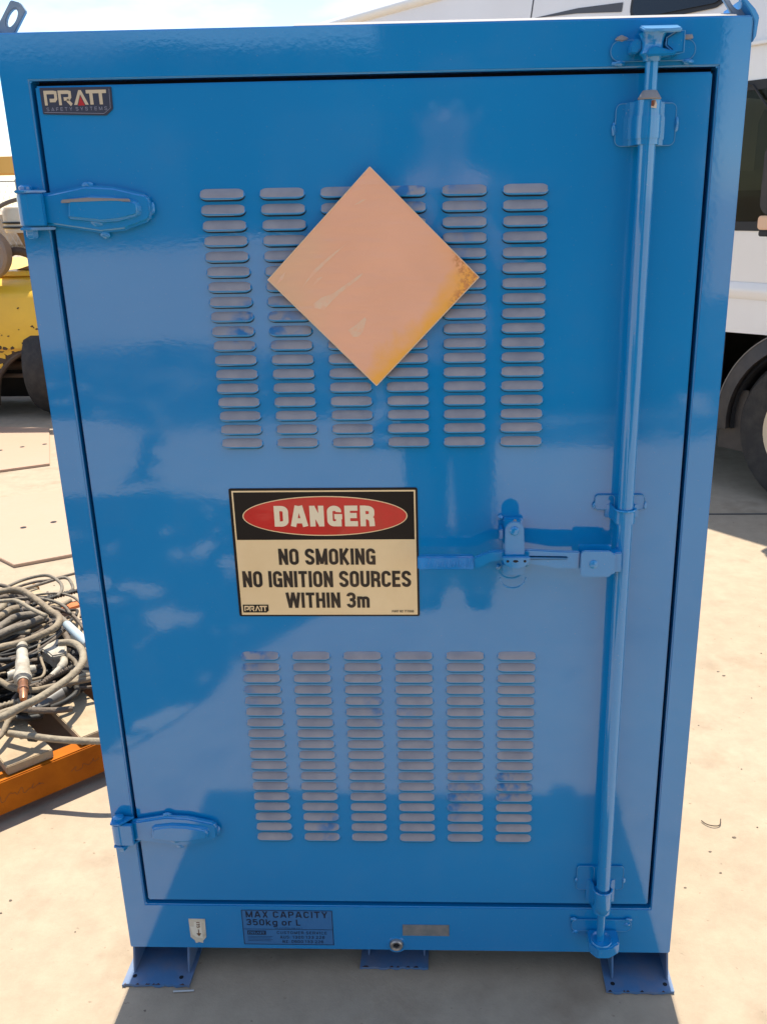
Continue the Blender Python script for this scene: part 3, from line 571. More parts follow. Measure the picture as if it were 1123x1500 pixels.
# lifting lugs and corner plates
GALV = mat('painted_grey_lug', (.20, .27, .34), .45, vcol=(.28, .33, .38), vscale=40, space='World')
def lug(s):
    """slotted plate leaning inwards over the top corner; s=-1 left, 1 right"""
    a = Vector((s * .5135, 0, 1.612)); d = Vector((-s * .60, 0, .80)); p = Vector((s * .80, 0, .60)); Lh = .066; wd = .0235; n = 16
    O = []; I = []
    for k in range(n):
        t = 2 * math.pi * k / n; cx, cy = math.cos(t), math.sin(t)
        e = 1.0 / max(abs(cx) / (wd / 2), abs(cy) / (Lh / 2)); O.append((cx * e, cy * e)); I.append((cx * .0058, cy * .0135 + .010))
    def W2(q, y): v = a + d * (Lh / 2 + q[1]) + p * q[0]; return Vector((v.x, y, v.z))
    V = [W2(q, .022) for q in O] + [W2(q, .022) for q in I] + [W2(q, .030) for q in O] + [W2(q, .030) for q in I]; F = []
    for k in range(n):
        j = (k + 1) % n; F += [(k, j, n + j, n + k), (2 * n + k, 2 * n + j, 3 * n + j, 3 * n + k), (k, j, 2 * n + j, 2 * n + k), (n + k, n + j, 3 * n + j, 3 * n + k)]
    return add('lifting_lug', bev((V, F), .0012), GALV, cab, True)
lug(-1); lug(1)
add('corner_plate', bev(prism([(.5085, 1.5925), (.5128, 1.600), (.5145, 1.6230), (.5085, 1.6320), (.494, 1.6460), (.490, 1.6440), (.503, 1.6275), (.5085, 1.618)], -.0008, .09), .001), BLUE, cab, True)
add('corner_plate', bev(prism([(-.5078, 1.5925), (-.5135, 1.600), (-.5145, 1.6230), (-.5078, 1.632)], .0, .09), .001), BLUE, cab, True)
# feet
def foot(x0, x1, y0, holes, seed):
    rnd = random.Random(seed); n = 16
    front = [(x0 + (x1 - x0) * i / n, y0 + rnd.uniform(-.0022, .0022)) for i in range(n + 1)]
    poly = front + [(x1, .20), (x0, .20)]
    f = add('foot', join(prism(poly, .0015, .0065, 'z')), mat('blue_foot', (.075, .18, .34), .45, vcol=(.15, .19, .28), vscale=18, bump=.2, bscale=30, space='World', spec=.5), cab)
    for s, x in ((-1, x0), (1, x1)):
        add('foot_cheek', bev(prism([(y0 + .028, .0066), (y0 + .030, .020), (.012, .0645), (.20, .0645), (.20, .0066)], x + .013 if s < 0 else x - .010, x + .017 if s < 0 else x - .006, 'x'), .001), MATS['blue_foot'], f, True)
    add('foot_web', box(x0 + .004, x1 - .004, .19, .194, .0066, .0645), MATS['blue_foot'], f)
    for hx, hy in holes: add('bolt_hole', lathe([(.0001, .0067), (.0042, .0067), (.0042, .0066)], (hx, hy, 0)), dark, f)
    for t, dt in [(rnd.uniform(0, .9), rnd.uniform(.03, .09)) for _ in range(7)]:
        add('rust_chip', prism([(x0 + (x1 - x0) * t, y0 - .0004), (x0 + (x1 - x0) * (t + dt), y0 - .0006), (x0 + (x1 - x0) * (t + dt * .6), y0 + .0035)], .0068, .0070, 'z'), mat('foot_rust', (.07, .03, .02), .8), f)
foot(-.520, -.392, -.030, [(-.502, -.010), (-.412, -.012)], 1)
foot(.389, .514, -.032, [(.403, -.014), (.500, -.014)], 2)
foot(-.074, .057, .018, [], 3)

# ------------------------------------------------------------------ steel plates on the ground
PM = mat('tan_steel_plate', (.45, .29, .20), .6, vcol=(.40, .28, .185), vscale=1.6, detail=8, lo=.35, hi=.7, bump=.15, bscale=20, space='World')
def gplate(P, holes, lab):
    z0 = .004; c = sum((Vector((p[0], p[1], 0)) for p in P), Vector()) / len(P)
    o = empty('road_plate', c, lab, 'steel plate', group='flat tan plates lying on the yard')
    add('plate_sheet', bev(prism(P, .0005, .014, 'z'), .002), PM, o)
    for h in holes: add('plate_hole', lathe([(.0001, .0148), (.014, .0148), (.014, .0142)], (h[0], h[1], 0), n=12), dark, o)
gplate([(-3.9, 3.52), (-2.487, 3.335 + .06), (-2.19, 3.565), (-2.56, 4.43), (-3.9, 4.60)], [(-2.618, 3.863), (-2.519, 3.94), (-2.406, 4.001)], 'tan plate with bolt holes nearest the yellow machine')
gplate([(-2.371, 2.85), (-1.914, 3.067), (-1.494, 2.162), (-1.69, 2.044), (-1.98, 2.28)], [(-1.854, 2.492), (-1.745, 2.565)], 'tan plate with two dark holes nearest the hose pallet')
gplate([(-2.47, 5.45), (-1.9, 5.3), (-1.7, 4.7), (-2.45, 4.60)], [], 'small tan plate tucked behind the cabinet beside the yellow machine')

# ------------------------------------------------------------------ pallet
RA = Vector((-.600, .800, 0)); A = Vector((-.715, -.690, 0)).normalized(); B = Vector((-.690, .715, 0)).normalized()
PALR = math.atan2(-A.y, -A.x)
pal = empty('wooden_pallet', RA, 'wooden pallet with an orange front bearer loaded with hoses', 'pallet', rz=PALR)
# local frame: x runs left to right along the front bearer (0 at right end), y away from camera
ORG = mat('orange_painted_timber', (.46, .125, .004), .7, spec=.15, vcol=(.32, .08, .004), vscale=9, detail=8, lo=.4, hi=.75, bump=.3, bscale=40)
TIM = mat('weathered_timber', (.42, .32, .20), .8, vcol=(.30, .20, .11), vscale=12, detail=8, lo=.4, hi=.8, bump=.5, bscale=50)
TIMD = mat('brown_timber', (.28, .14, .05), .8, vcol=(.18, .09, .04), vscale=14, detail=8, bump=.4, bscale=50)
F0 = 0.0
add('front_bearer', box(-1.35, .0, 0, .045, .023, .112, .003), ORG, pal, local=True)['label'] = 'orange painted front bearer with scribbled pen marks'
for y in (.56, 1.12): add('bearer', box(-1.35, 0, y, y + .045, .023, .110, .003), TIMD, pal, local=True)
bx = -.165
for i, (x, wd) in enumerate(((-.03, .10), (-.205, .10), (-.375, .11), (-.55, .10), (-.72, .10), (-.90, .10), (-1.08, .10), (-1.25, .10))):
    add('deck_board', box(x - wd, x, .012, 1.16, .1128, .137, .002), TIM, pal, local=True)
for x in (-.05, -.62, -1.2): add('bottom_board', box(x - .10, x, .004, 1.16, .0, .0224, .002), TIMD, pal, local=True)
pen = mat('faded_pen', (.20, .085, .03), .8)
rnd = random.Random(11)
def scribble(x, n):
    P = []; 
    for i in range(n): P.append((x + i * .005 + rnd.uniform(-.005, .005), -.0004, .066 + rnd.uniform(-.009, .010)))
    return tube(smoothp(P, 3), .0006, 4)
for sx, sn in ((-.56, 30), (-.34, 14), (-.25, 22)): add('pen_mark', scribble(sx, sn), pen, pal, local=True)

# ------------------------------------------------------------------ hoses and leads heaped on the pallet
HM = [mat('dusty_rubber_%s' % n, c, .75, vcol=v, vscale=25, detail=6, lo=.35, hi=.75, bump=.4, bscale=90, space='World') for n, c, v in (
    ('tan', (.29, .225, .145), (.15, .11, .07)), ('grey', (.23, .19, .14), (.10, .08, .06)), ('pale', (.33, .27, .185), (.20, .155, .10)), ('brown', (.16, .12, .085), (.09, .07, .055)))]
BLK = mat('black_rubber', (.012, .011, .010), .6, vcol=(.05, .042, .032), vscale=30, space='World')
GRP = 'dusty hoses and leads heaped on the pallet'
H = [
 ('thick tan hose looping over the top of the heap', .0095, 0, .27, [(-1.374,1.172),(-1.306,1.207),(-1.238,1.202),(-1.153,1.13),(-1.084,1.067),(-1.032,1.007),(-1.015,.945),(-1.035,.906),(-1.08,.857),(-1.122,.825),(-1.184,.763),(-1.3,.62)]),
 ('thin grey hose arching over the far edge of the heap', .0055, 1, .2, [(-1.399,1.284),(-1.379,1.393),(-1.345,1.462),(-1.282,1.48),(-1.222,1.438),(-1.182,1.364),(-1.175,1.31)]),
 ('farthest thin lead running behind the heap', .0050, 3, .16, [(-1.413,1.345),(-1.404,1.473),(-1.359,1.532),(-1.308,1.555),(-1.245,1.598),(-1.167,1.667)]),
 ('short grey loop beside the cabinet at the far edge of the heap', .0055, 1, .155, [(-1.382,1.472),(-1.335,1.531),(-1.265,1.566),(-1.224,1.53),(-1.2,1.46),(-1.252,1.393)]),
 ('pale lead lying on top inside the big tan loop', .0060, 2, .285, [(-1.307,1.087),(-1.249,1.097),(-1.193,1.087),(-1.132,1.044),(-1.063,.992)]),
 ('grey hose ending in the light blue sleeve', .0085, 1, .24, [(-1.12,1.12),(-1.079,1.098),(-1.039,1.051),(-1.0,1.006),(-.937,.936),(-.845,.878)]),
 ('thick pale hose curling round the front right of the heap', .0098, 2, .25, [(-.991,.9),(-.958,.896),(-.919,.863),(-.889,.812),(-.879,.763),(-.883,.691),(-.914,.599),(-.937,.554),(-.976,.514),(-1.033,.463),(-1.12,.36)]),
 ('thin lead hanging between the two fittings', .0038, 0, .215, [(-1.085,.978),(-1.058,.907),(-1.023,.848),(-.994,.798),(-.986,.758),(-1.009,.739)]),
 ('tan hose running level under the copper tipped fitting', .0080, 0, .2, [(-1.158,.797),(-1.106,.768),(-1.053,.732),(-.993,.722),(-.946,.739),(-.862,.783),(-.79,.816)]),
 ('lowest pale hose with a dark band lying over the deck boards', .0085, 2, .165, [(-.998,.574),(-.93,.553),(-.849,.542),(-.748,.533),(-.663,.54)]),
 ('fat stubby grey hose in the middle of the heap', .0115, 1, .24, [(-1.30,.83),(-1.241,.899),(-1.21,.997),(-1.193,1.07),(-1.139,1.112)]),
 ('fat stubby hose at the left edge of the photo', .0125, 0, .25, [(-1.33,.90),(-1.272,.964),(-1.242,1.068),(-1.231,1.11),(-1.213,1.13)]),
 ('fat grey hose nearest the big loop inside edge', .0115, 1, .25, [(-1.29,.78),(-1.219,.859),(-1.162,.964),(-1.137,1.017),(-1.1,1.049)]),
 ('pale wrapped lead along the inside of the big loop', .0085, 2, .23, [(-1.29,.82),(-1.238,.889),(-1.188,.947),(-1.16,.982),(-1.128,1.008)]),
 ('short pale hose end leaning at the left edge', .0110, 2, .24, [(-1.40,1.0),(-1.33,1.075),(-1.275,1.132),(-1.279,1.176)]),
 ('short tan stub behind the orange scrap', .0068, 0, .2, [(-1.171,1.222),(-1.145,1.252),(-1.122,1.289)]),
 ('short tan hose curl at the left below the fittings', .0070, 0, .18, [(-1.143,.759),(-1.15,.852),(-1.153,.891),(-1.112,.852),(-1.078,.796)]),
 ('pale hose slanting under the copper tip', .0080, 2, .19, [(-1.10,.46),(-1.058,.56),(-1.037,.624),(-1.012,.663),(-.996,.708)]),
 ('tan hose dropping over the left of the deck', .0070, 0, .18, [(-1.04,.43),(-1.014,.502),(-1.002,.546),(-1.003,.592),(-1.004,.624)]),
 ('short grey hose bent behind the white elbow', .0070, 1, .185, [(-.99,.933),(-.953,.9),(-.942,.834)]),
 ('short pale hose poking out beside the cabinet', .0075, 2, .185, [(-.927,.778),(-.904,.815),(-.855,.834)]),
]
for lab, r, mi, z, P in H:
    pts = smoothp([(x, y, z + random.uniform(-.006, .006)) for x, y in P], 8)
    tag(add('hose', tube(pts, r, 10), HM[mi], None, 'all'), lab, 'hose', GRP)
# banded hoses: corrugated outer
def ribbed(P, r, pitch, m, lab):
    pts = smoothp(P, 10); Ls = [0]
    for a, b in zip(pts, pts[1:]): Ls.append(Ls[-1] + (b - a).length)
    n = int(Ls[-1] / pitch * 4); Q = []; rr = []
    for i in range(n + 1):
        s = Ls[-1] * i / n; k = max(j for j in range(len(Ls)) if Ls[j] <= s + 1e-9); k = min(k, len(pts) - 2)
        Q.append(pts[k].lerp(pts[k + 1], (s - Ls[k]) / max(1e-6, Ls[k + 1] - Ls[k]))); rr.append(r * (1 if i % 4 < 2 else .68))
    tag(add('corrugated_hose', tube(Q, rr, 10), m, None, 'all'), lab, 'hose')
ribbed([(-1.252,1.203,.2),(-1.215,1.279,.2),(-1.177,1.337,.195),(-1.112,1.403,.19)], .0075, .009, BLK, 'black ribbed hose nearer of the pair at the heap far right')
ribbed([(-1.264,1.271,.175),(-1.231,1.349,.18),(-1.189,1.415,.17),(-1.141,1.472,.16)], .0070, .009, BLK, 'black ribbed hose farther of the pair at the heap far right')
ribbed([(-.990,.735,.2),(-.975,.775,.205),(-.950,.835,.2)], .0085, .008, HM[3], 'short brown coiled spring hose leading to the white elbow')
ribbed([(-1.09,.62,.19),(-1.045,.675,.185),(-1.0,.712,.18)], .0085, .011, HM[2], 'pale coiled spring hose at the lower left of the heap')
ribbed([(-1.040,.650,.155),(-1.0,.70,.155),(-.985,.72,.155)], .0100, .011, BLK, 'black coiled cuff joined to the grey plug')
# filler loops underneath
rnd = random.Random(5)
FL = []
cpos = Vector((-1.20, 1.02, 0))
for i in range(46):
    cx = cpos.x + rnd.uniform(-.20, .08); cy = cpos.y + rnd.uniform(-.22, .18); a, b_ = rnd.uniform(.10, .24), rnd.uniform(.07, .18); th = rnd.uniform(0, math.pi); z = .15 + rnd.uniform(0, .07); s0 = rnd.uniform(0, 6.3); arc = rnd.uniform(2, 6)
    P = []
    for k in range(9):
        t = s0 + arc * k / 8; x, y = a * math.cos(t), b_ * math.sin(t); P.append((cx + x * math.cos(th) - y * math.sin(th), cy + x * math.sin(th) + y * math.cos(th), z + .012 * math.sin(t * 2 + i)))
    # keep the heap over the pallet and clear of the cabinet
    if any(p[0] > -.80 for p in P): continue
    if any((p[0] + .9) * .7 + (p[1] - .62) * -.7 > .03 for p in P): continue
    FL.append(P); r = rnd.choice((.004, .005, .0065, .008, .0095)); m = rnd.choice((HM[0], HM[1], HM[3], HM[3], BLK, BLK, BLK)); mc = {HM[0].name: 'tan', HM[1].name: 'grey', HM[2].name: 'pale', HM[3].name: 'brown', BLK.name: 'black'}[m.name]; tk = 'hair thin' if r < .005 else 'thin' if r < .006 else 'medium' if r < .007 else 'thick' if r < .009 else 'fat'; mp_ = sum((Vector(p) for p in P), Vector()) / 9; wh_ = ('near the far edge' if mp_.y > 1.12 else 'in the middle' if mp_.y > .95 else 'near the front') + (' on the left' if mp_.x < -1.27 else ' on the right' if mp_.x > -1.18 else ' at the centre')
    tag(add('hose', tube(smoothp(P, 6), r, 8), m, None, 'all'), '%s %s lead buried in the heap %s' % (tk, mc, wh_), 'hose', 'half buried leads low in the heap')
tag(add('shade_sheet', bev(prism([(-.90, .84), (-.97, .73), (-1.12, .66), (-1.35, .72), (-1.5, 1.2), (-1.32, 1.40), (-1.12, 1.25), (-.95, 1.0)], .1372, .1405, 'z'), .001), mat('heap_shade_black', (.012, .011, .010), .7)), 'black sheet added for the shade under the heaped hoses on the pallet', 'shade sheet')  # added black sheet, painting the shade between the hoses
for i in range(16):
    cx = -1.03 + rnd.uniform(-.10, .08); cy = .80 + rnd.uniform(-.09, .10); a = rnd.uniform(.06, .15); b_ = rnd.uniform(.05, .11); th = rnd.uniform(0, 3.1); s0 = rnd.uniform(0, 6.3); arc = rnd.uniform(2.5, 5.5); z = .15 + rnd.uniform(0, .03)
    P = []
    for k in range(9):
        t = s0 + arc * k / 8; x, y = a * math.cos(t), b_ * math.sin(t); P.append((cx + x * math.cos(th) - y * math.sin(th), cy + x * math.sin(th) + y * math.cos(th), z + .008 * math.sin(t * 2 + i)))
    r = rnd.choice((.005, .0065, .008)); m = rnd.choice((BLK, BLK, HM[3]))
    tag(add('hose', tube(smoothp(P, 6), r, 8), m, None, 'all'), '%s lead lying in the shade beneath the torch fitting' % ('black' if m is BLK else 'dark brown'), 'hose', 'dark leads in the shade beneath the torch fitting')
# fittings on the heap
WHT = mat('dusty_pale_plastic', (.45, .41, .33), .6, vcol=(.32, .27, .20), vscale=30, bump=.3, bscale=80, space='World')
COP = mat('copper_tip', (.45, .20, .10), .35, metal=.7, vcol=(.30, .14, .08), vscale=80, space='World')
def along(P0, P1, prof, n=18):
    """lathe between two points; prof = (t, r)"""
    a, b_ = Vector(P0), Vector(P1); return tube([a.lerp(b_, t) for t, r in prof], [r for t, r in prof], n)
gn = empty('torch_fitting', (-1.03, .76, .24), 'pale torch fitting with a copper tip pointing at the camera', 'fitting')
g0, g1 = (-1.078, .862, .262), (-.972, .626, .228)
add('barrel', along(g0, g1, [(0, .012), (.03, .0145), (.30, .0150), (.32, .0175), (.55, .0190), (.60, .0225), (.66, .0225), (.68, .0145), (.70, .0145)]), WHT, gn, 'x')
add('copper_nozzle', along(g0, g1, [(.70, .0125), (.80, .0120), (.81, .0135), (.84, .0135), (.85, .0105), (.96, .0100), (1.0, .0075), (.985, .0045)]), COP, gn, 'x')
add('side_port', along((-1.062, .735, .235), (-1.005, .775, .235), [(0, .010), (.2, .013), (.8, .013), (1, .010)]), WHT, gn, 'x')
add('clamp_ring', along(g0, g1, [(.09, .0150), (.095, .0165), (.14, .0165), (.145, .0150)]), BLK, gn, 'x')
bxf = empty('plug_housing', (-1.01, .915, .2), 'pale angular plug housing beside the thick curling hose', 'fitting')
add('housing', bev(prism([(-1.046,.937),(-1.040,.976),(-1.010,.962),(-.985,.925),(-.968,.880),(-1.002,.864),(-1.022,.885),(-1.050,.905)], .185, .225, 'z'), .004), WHT, bxf, True)
add('housing_screw', lathe([(.0001, .2275), (.004, .2275), (.004, .2252)], (-1.01, .925, 0)), BLK, bxf)
tag(add('elbow_pipe', tube(smoothp([(-.987,.895,.205),(-.965,.855,.212),(-.962,.825,.212),(-.972,.787,.205)], 8), [.0100] * 9 + [.0110] * 8 + [.0080] * 8, 14), WHT, None, 'x'), 'white elbow pipe below the plug housing', 'fitting')
tag(add('hose_sleeve', along((-1.022,1.022,.245), (-.915,.905,.24), [(0, .0105), (.04, .0125), (.95, .0130), (1, .0105)]), mat('light_blue_sleeve', (.36, .45, .50), .5, vcol=(.45, .47, .46), vscale=20, space='World'), None, 'x'), 'light blue sleeve on the hose against the cabinet', 'fitting')
ad = empty('cable_connector', (-.95, .76, .15), 'black and grey cable connector low on the right of the heap', 'fitting')
add('grey_shell', along((-.995,.685,.155), (-.945,.775,.160), [(0, .011), (.15, .014), (.85, .0185), (1, .0185)]), mat('grey_plastic', (.17, .16, .15), .5), ad, 'x')
add('black_shell', along((-.944,.777,.160), (-.885,.835,.165), [(0, .0200), (.15, .0205), (.7, .016), (.72, .014), (1, .013)]), BLK, ad, 'x')
tag(add('orange_scrap', xform(blob((0, 0, 0), .03, (1.5, .7, .35), .3, 8), Matrix.Translation((-1.150, 1.335, .155)) @ Matrix.Rotation(.9, 4, 'Z')), mat('orange_rag', (.55, .16, .05), .8), None), 'small orange scrap of rag behind the blue sleeve', 'rag')
add('dark_band', along((-.935,.5545,.165), (-.915,.5515,.165), [(0, .0090), (.05, .0093), (.95, .0093), (1, .0090)]), BLK); bpy.data.objects['dark_band']['label'] = 'dark tape band round the lowest pale hose'; bpy.data.objects['dark_band']['category'] = 'tape'

# ------------------------------------------------------------------ bits on the ground
tag(add('plastic_straw', along((-.419, -.042, .0035), (-.381, -.039, .0035), [(0, .0016), (1, .0016)]), mat('pale_straw', (.5, .5, .48), .5)), 'tiny pale straw in front of the left foot', 'litter')
tag(add('twig', tube(smoothp([(.690, .464, .004), (.698, .452, .004), (.712, .444, .005), (.728, .448, .004), (.736, .468, .006)], 4), .0012, 6), mat('twig_brown', (.07, .05, .035), .9)), 'tiny curved twig on the concrete right of the cabinet', 'twig')
def pebbles():
    rnd = random.Random(21); ms = []
    for x, y in [(1.001,1.817),(1.007,1.748),(.926,1.185),(.937,1.16),(.751,.409),(.688,.292),(.683,.36),(.60,.246)]:
        ms.append(blob((x, y, .001), rnd.uniform(.0016, .0032), (1.6, 1, .5), .3, rnd.randint(0, 99)))
    for i in range(260):
        x, y = rnd.uniform(-1.6, 1.5), rnd.uniform(-.3, 2.6)
        if -.54 < x < .54 and y > -.03: continue
        ms.append(blob((x, y, .001), rnd.uniform(.0008, .0024), (1.3, 1, .6), .3, i))
    return join(*ms)
tag(add('grit', pebbles(), mat('dark_grit', (.17, .13, .095), .9)), 'scattered dark grit on the concrete', 'grit', kind='stuff')
add('joint_line', box(1.05, 3.8, 2.66, 2.675, .0005, .003), mat('joint_filler', (.09, .08, .07), .9)); tag(bpy.data.objects['joint_line'], kind='structure')

# ------------------------------------------------------------------ camper van
VAN = Vector((1.685, 2.745, 0)); VR = R(180 - 50) + math.pi    # local x: rearwards is -x
van = empty('camper_van', VAN, 'white high roofed camper van parked behind the cabinet on the right', 'van', rz=R(-50))
# local frame: x = forwards (towards lower right), y = away from camera, side skin at y=0, rearwards negative
WV = mat('van_white', (.84, .80, .75), .3, vcol=(.79, .74, .68), vscale=1.5, coat=.6, coat_rough=.05, bump=.05, bscale=2)
CLAD = mat('van_black_cladding', (.028, .024, .022), .55, vcol=(.05, .04, .034), vscale=10, bump=.1, bscale=60)
VGL = mat('van_tinted_glass', (.012, .013, .012), .04, spec=.6)
INT = mat('van_interior_grey', (.16, .16, .13), .7); INL = mat('van_interior_beige', (.36, .35, .28), .7); IND = mat('van_interior_black', (.015, .015, .016), .6)
TYRE = mat('tyre_rubber', (.022, .020, .019), .75, vcol=(.04, .035, .03), vscale=20, bump=.2, bscale=120); RIM = mat('rim_cream', (.55, .48, .36), .4, metal=.3)
def vb(name, m, *a, b=.004, par=None, sm=True): return add(name, box(*a, b=b), m, par or van, sm, local=True)
# side skin with openings: window x -0.9..+0.62, z 1.245..1.875; wheel arch circle about (0.05, .37) r .47
def side_skin():
    ax, az, r = .05, .37, .455; P = []
    n = 16; arc = [(ax - r * math.cos(a), az + r * math.sin(a)) for a in [math.pi * i / n for i in range(n + 1)]]
    low = [(-5.2, .77), (-.33, .77)]
    V = []; F = []
    def quad(p):
        o = len(V); V.extend([(q[0], 0, q[1]) for q in p] + [(q[0], .03, q[1]) for q in p]); k = len(p)
        F.append(tuple(range(o, o + k))); F.append(tuple(range(o + 2 * k - 1, o + k - 1, -1)))
        for i in range(k): F.append((o + i, o + (i + 1) % k, o + k + (i + 1) % k, o + k + i))
    quad([(-5.2, .77), (-.9, .77), (-.9, 2.02), (-5.2, 2.02)])
    arcu = [p for p in arc if p[1] >= .60]
    arc_hi = [(-.9, .77)] + [p for p in arc if p[1] > .77] + [(.95, .77), (.95, 1.245), (-.9, 1.245)]
    quad(arc_hi)
    quad([(-.9, 1.875), (.62, 1.875), (.45, 2.02), (-.9, 2.02)])
    quad([(.62, 1.245), (.95, 1.245), (.62, 1.875)])
    return V, F
add('body_side', side_skin(), WV, van, local=True)['label'] = 'white side of the van above the black cladding'
# upper side: leans inward above the waist crease
add('upper_side', ([(-5.2, -.004, 2.02), (.45, -.004, 2.02), (.1, .10, 2.56), (-5.2, .10, 2.56), (-5.2, .02, 2.02), (.45, .02, 2.02), (.1, .13, 2.56), (-5.2, .13, 2.56)], [(0, 1, 2, 3), (7, 6, 5, 4), (0, 4, 5, 1), (2, 6, 7, 3), (0, 3, 7, 4), (1, 5, 6, 2)]), WV, van, local=True)
add('gutter_strip', box(-5.2, .45, -.016, -.0045, 2.012, 2.028, .003), WV, van, True, local=True)
add('body_crease', prism([(-.002, .94), (-.016, .965), (-.016, .99), (-.002, 1.02)], -5.1, .93, 'x', .003), WV, van, True, local=True)
add('door_seam', box(-.452, -.446, -.0018, -.0004, .775, 1.24), IND, van, local=True)
vb('roof', WV, -5.2, .1, .12, 1.9, 2.565, 2.625, b=.03)
add('roof_edge', tube([(-5.2, .105, 2.58), (.08, .105, 2.58)], .035, 12), mat('van_roof_white', (.78, .78, .76), .4), van, True, local=True)
vb('rear_end', WV, -5.25, -5.2, 0, 2.0, .5, 2.6)
vb('far_side', WV, -5.2, .95, 1.98, 2.0, .5, 2.56)
add('nose', prism([(.951, .35), (1.55, .38), (1.60, .75), (1.45, 1.05), (.951, 1.245)], .0, 2.0, 'y', .03), WV, van, True, local=True)
vb('underbody', IND, -5.1, 1.4, .25, 1.8, .30, .50)
vb('floor_pan', IND, -5.1, .95, .20, 1.96, .80, .84)
vb('side_cladding', CLAD, -5.2, -.44, -.012, .03, .42, .7695, b=.006)
vb('sill_step', IND, -5.0, -.50, .03, .2, .36, .43)
vb('sill_tube', mat('sill_grey', (.25, .25, .26), .4, metal=.5), -2.5, -.42, .05, .09, .385, .40, b=.004)
def arch(r0, r1, y0, y1, a0=-6, a1=186, n=26):
    V = []; F = []
    for i in range(n + 1):
        a = R(a0 + (a1 - a0) * i / n); c, s = math.cos(a), math.sin(a)
        V += [(.05 + r0 * c, y0, .37 + r0 * s), (.05 + r1 * c, y0 + .02, .37 + r1 * s), (.05 + r1 * c, y1, .37 + r1 * s), (.05 + r0 * c, y1, .37 + r0 * s)]
    for i in range(n):
        for k in range(4): F.append((4 * i + k, 4 * i + (k + 1) % 4, 4 * i + 4 + (k + 1) % 4, 4 * i + 4 + k))
    F += [(0, 1, 2, 3), (4 * n, 4 * n + 1, 4 * n + 2, 4 * n + 3)]
    return V, F
add('wheel_arch_flare', arch(.405, .475, -.045, .03), CLAD, van, True, local=True)
add('arch_edge', tube([(.05 + .476 * math.cos(a), -.026, .37 + .476 * math.sin(a)) for a in [R(-5 + 190 * i / 40) for i in range(41)]], .003, 6), mat('arch_edge_grey', (.20, .18, .16), .5), van, True, local=True)
add('arch_liner', arch(.385, .404, -.03, .5), IND, van, True, local=True)
vb('mud_flap', CLAD, -.42, -.27, .0, .012, .22, .52, b=.004)
add('wheel_well', box(-.38, .48, .5, .52, .1, .8), IND, van, local=True)
wh = add('wheel', lathe([(.22, .0), (.235, -.004), (.30, -.014), (.345, -.008), (.362, .012), (.362, .20), (.34, .22), (.20, .22)], (.05, .0, .362), 'y', 48), TYRE, van, True, local=True)
add('rim', lathe([(.0001, .03), (.05, .028), (.06, .05), (.12, .035), (.175, .03), (.205, -.004), (.228, -.006), (.228, .1)], (.05, 0, .362), 'y', 40), RIM, wh, True, local=True)
add('wheel', lathe([(.0001, .0), (.23, -.004), (.345, -.008), (.362, .012), (.362, .20), (.34, .22), (.20, .22)], (-3.6, .0, .362), 'y', 40), TYRE, van, True, local=True)
add('wheel', lathe([(.0001, .0), (.23, -.004), (.345, -.008), (.362, .012), (.362, .20), (.34, .22), (.20, .22)], (.05, 1.75, .362), 'y', 32), TYRE, van, True, local=True)
add('wheel', lathe([(.0001, .0), (.23, -.004), (.345, -.008), (.362, .012), (.362, .20), (.34, .22), (.20, .22)], (-3.6, 1.75, .362), 'y', 32), TYRE, van, True, local=True)
# cab window: tinted see-through glass in a black frame
GL = bpy.data.materials.new('see_through_tint'); GL.use_nodes = True; n = GL.node_tree; n.nodes.clear()
o_ = n.nodes.new('ShaderNodeOutputMaterial'); mxs = n.nodes.new('ShaderNodeMixShader'); tr = n.nodes.new('ShaderNodeBsdfTransparent'); gl = n.nodes.new('ShaderNodeBsdfGlossy'); fr = n.nodes.new('ShaderNodeFresnel')
tr.inputs[0].default_value = (.62, .64, .58, 1); gl.inputs['Roughness'].default_value = .01; fr.inputs[0].default_value = 1.25
n.links.new(fr.outputs[0], mxs.inputs[0]); n.links.new(tr.outputs[0], mxs.inputs[1]); n.links.new(gl.outputs[0], mxs.inputs[2]); n.links.new(mxs.outputs[0], o_.inputs[0])
win = add('cab_window', box(-.86, .60, .010, .014, 1.27, 1.85), GL, van, local=True); win['label'] = 'dark tinted cab side window with a black surround'
fm = [(-.9, 1.246), (.62, 1.246), (.62, 1.874), (-.9, 1.874)]
add('window_surround', join(box(-.9, .66, -.004, .024, 1.246, 1.285), box(-.9, .62, -.004, .024, 1.835, 1.874), box(-.9, -.86, -.004, .024, 1.2852, 1.8348)), IND, win, local=True)
add('window_seam', join(tube([(-.46, -.006, 1.865), (-.40, -.006, 1.855), (-.30, -.006, 1.74), (-.22, -.006, 1.60)], .005, 6)), IND, win, local=True)
add('door_lining', box(-.84, .60, .05, .09, .90, 1.42), IND, van, local=True)
add('lining_ledge', prism([(-.86, 1.43), (-.42, 1.40), (-.2, 1.35), (-.1, 1.45), (-.3, 1.50), (-.86, 1.52)], .06, .25, 'y'), INT, van, local=True)
add('roof_lining', box(-.9, .5, .04, 1.9, 1.88, 1.9), INT, van, local=True)
add('inner_pillar', prism([(-.56, 1.40), (-.45, 1.40), (-.44, 1.70), (-.47, 1.79), (-.53, 1.79), (-.56, 1.72)], .30, .36, 'y', .01), INT, van, True, local=True)
add('far_lining', box(-.95, .9, 1.2, 1.22, .9, 1.9), INL, van, local=True)
add('partition', box(-.98, -.95, .04, 1.9, .85, 1.95), INL, van, local=True)
st = add('cab_seat', prism(rrect(-.55, -.10, .85, 1.56, .08), .45, .60, 'y', .04), mat('seat_grey', (.13, .14, .13), .8), van, True, local=True)
add('headrest', prism(rrect(-.40, -.16, 1.58, 1.80, .07), .47, .57, 'y', .03), mat('seat_grey', (0, 0, 0)), st, True, local=True)
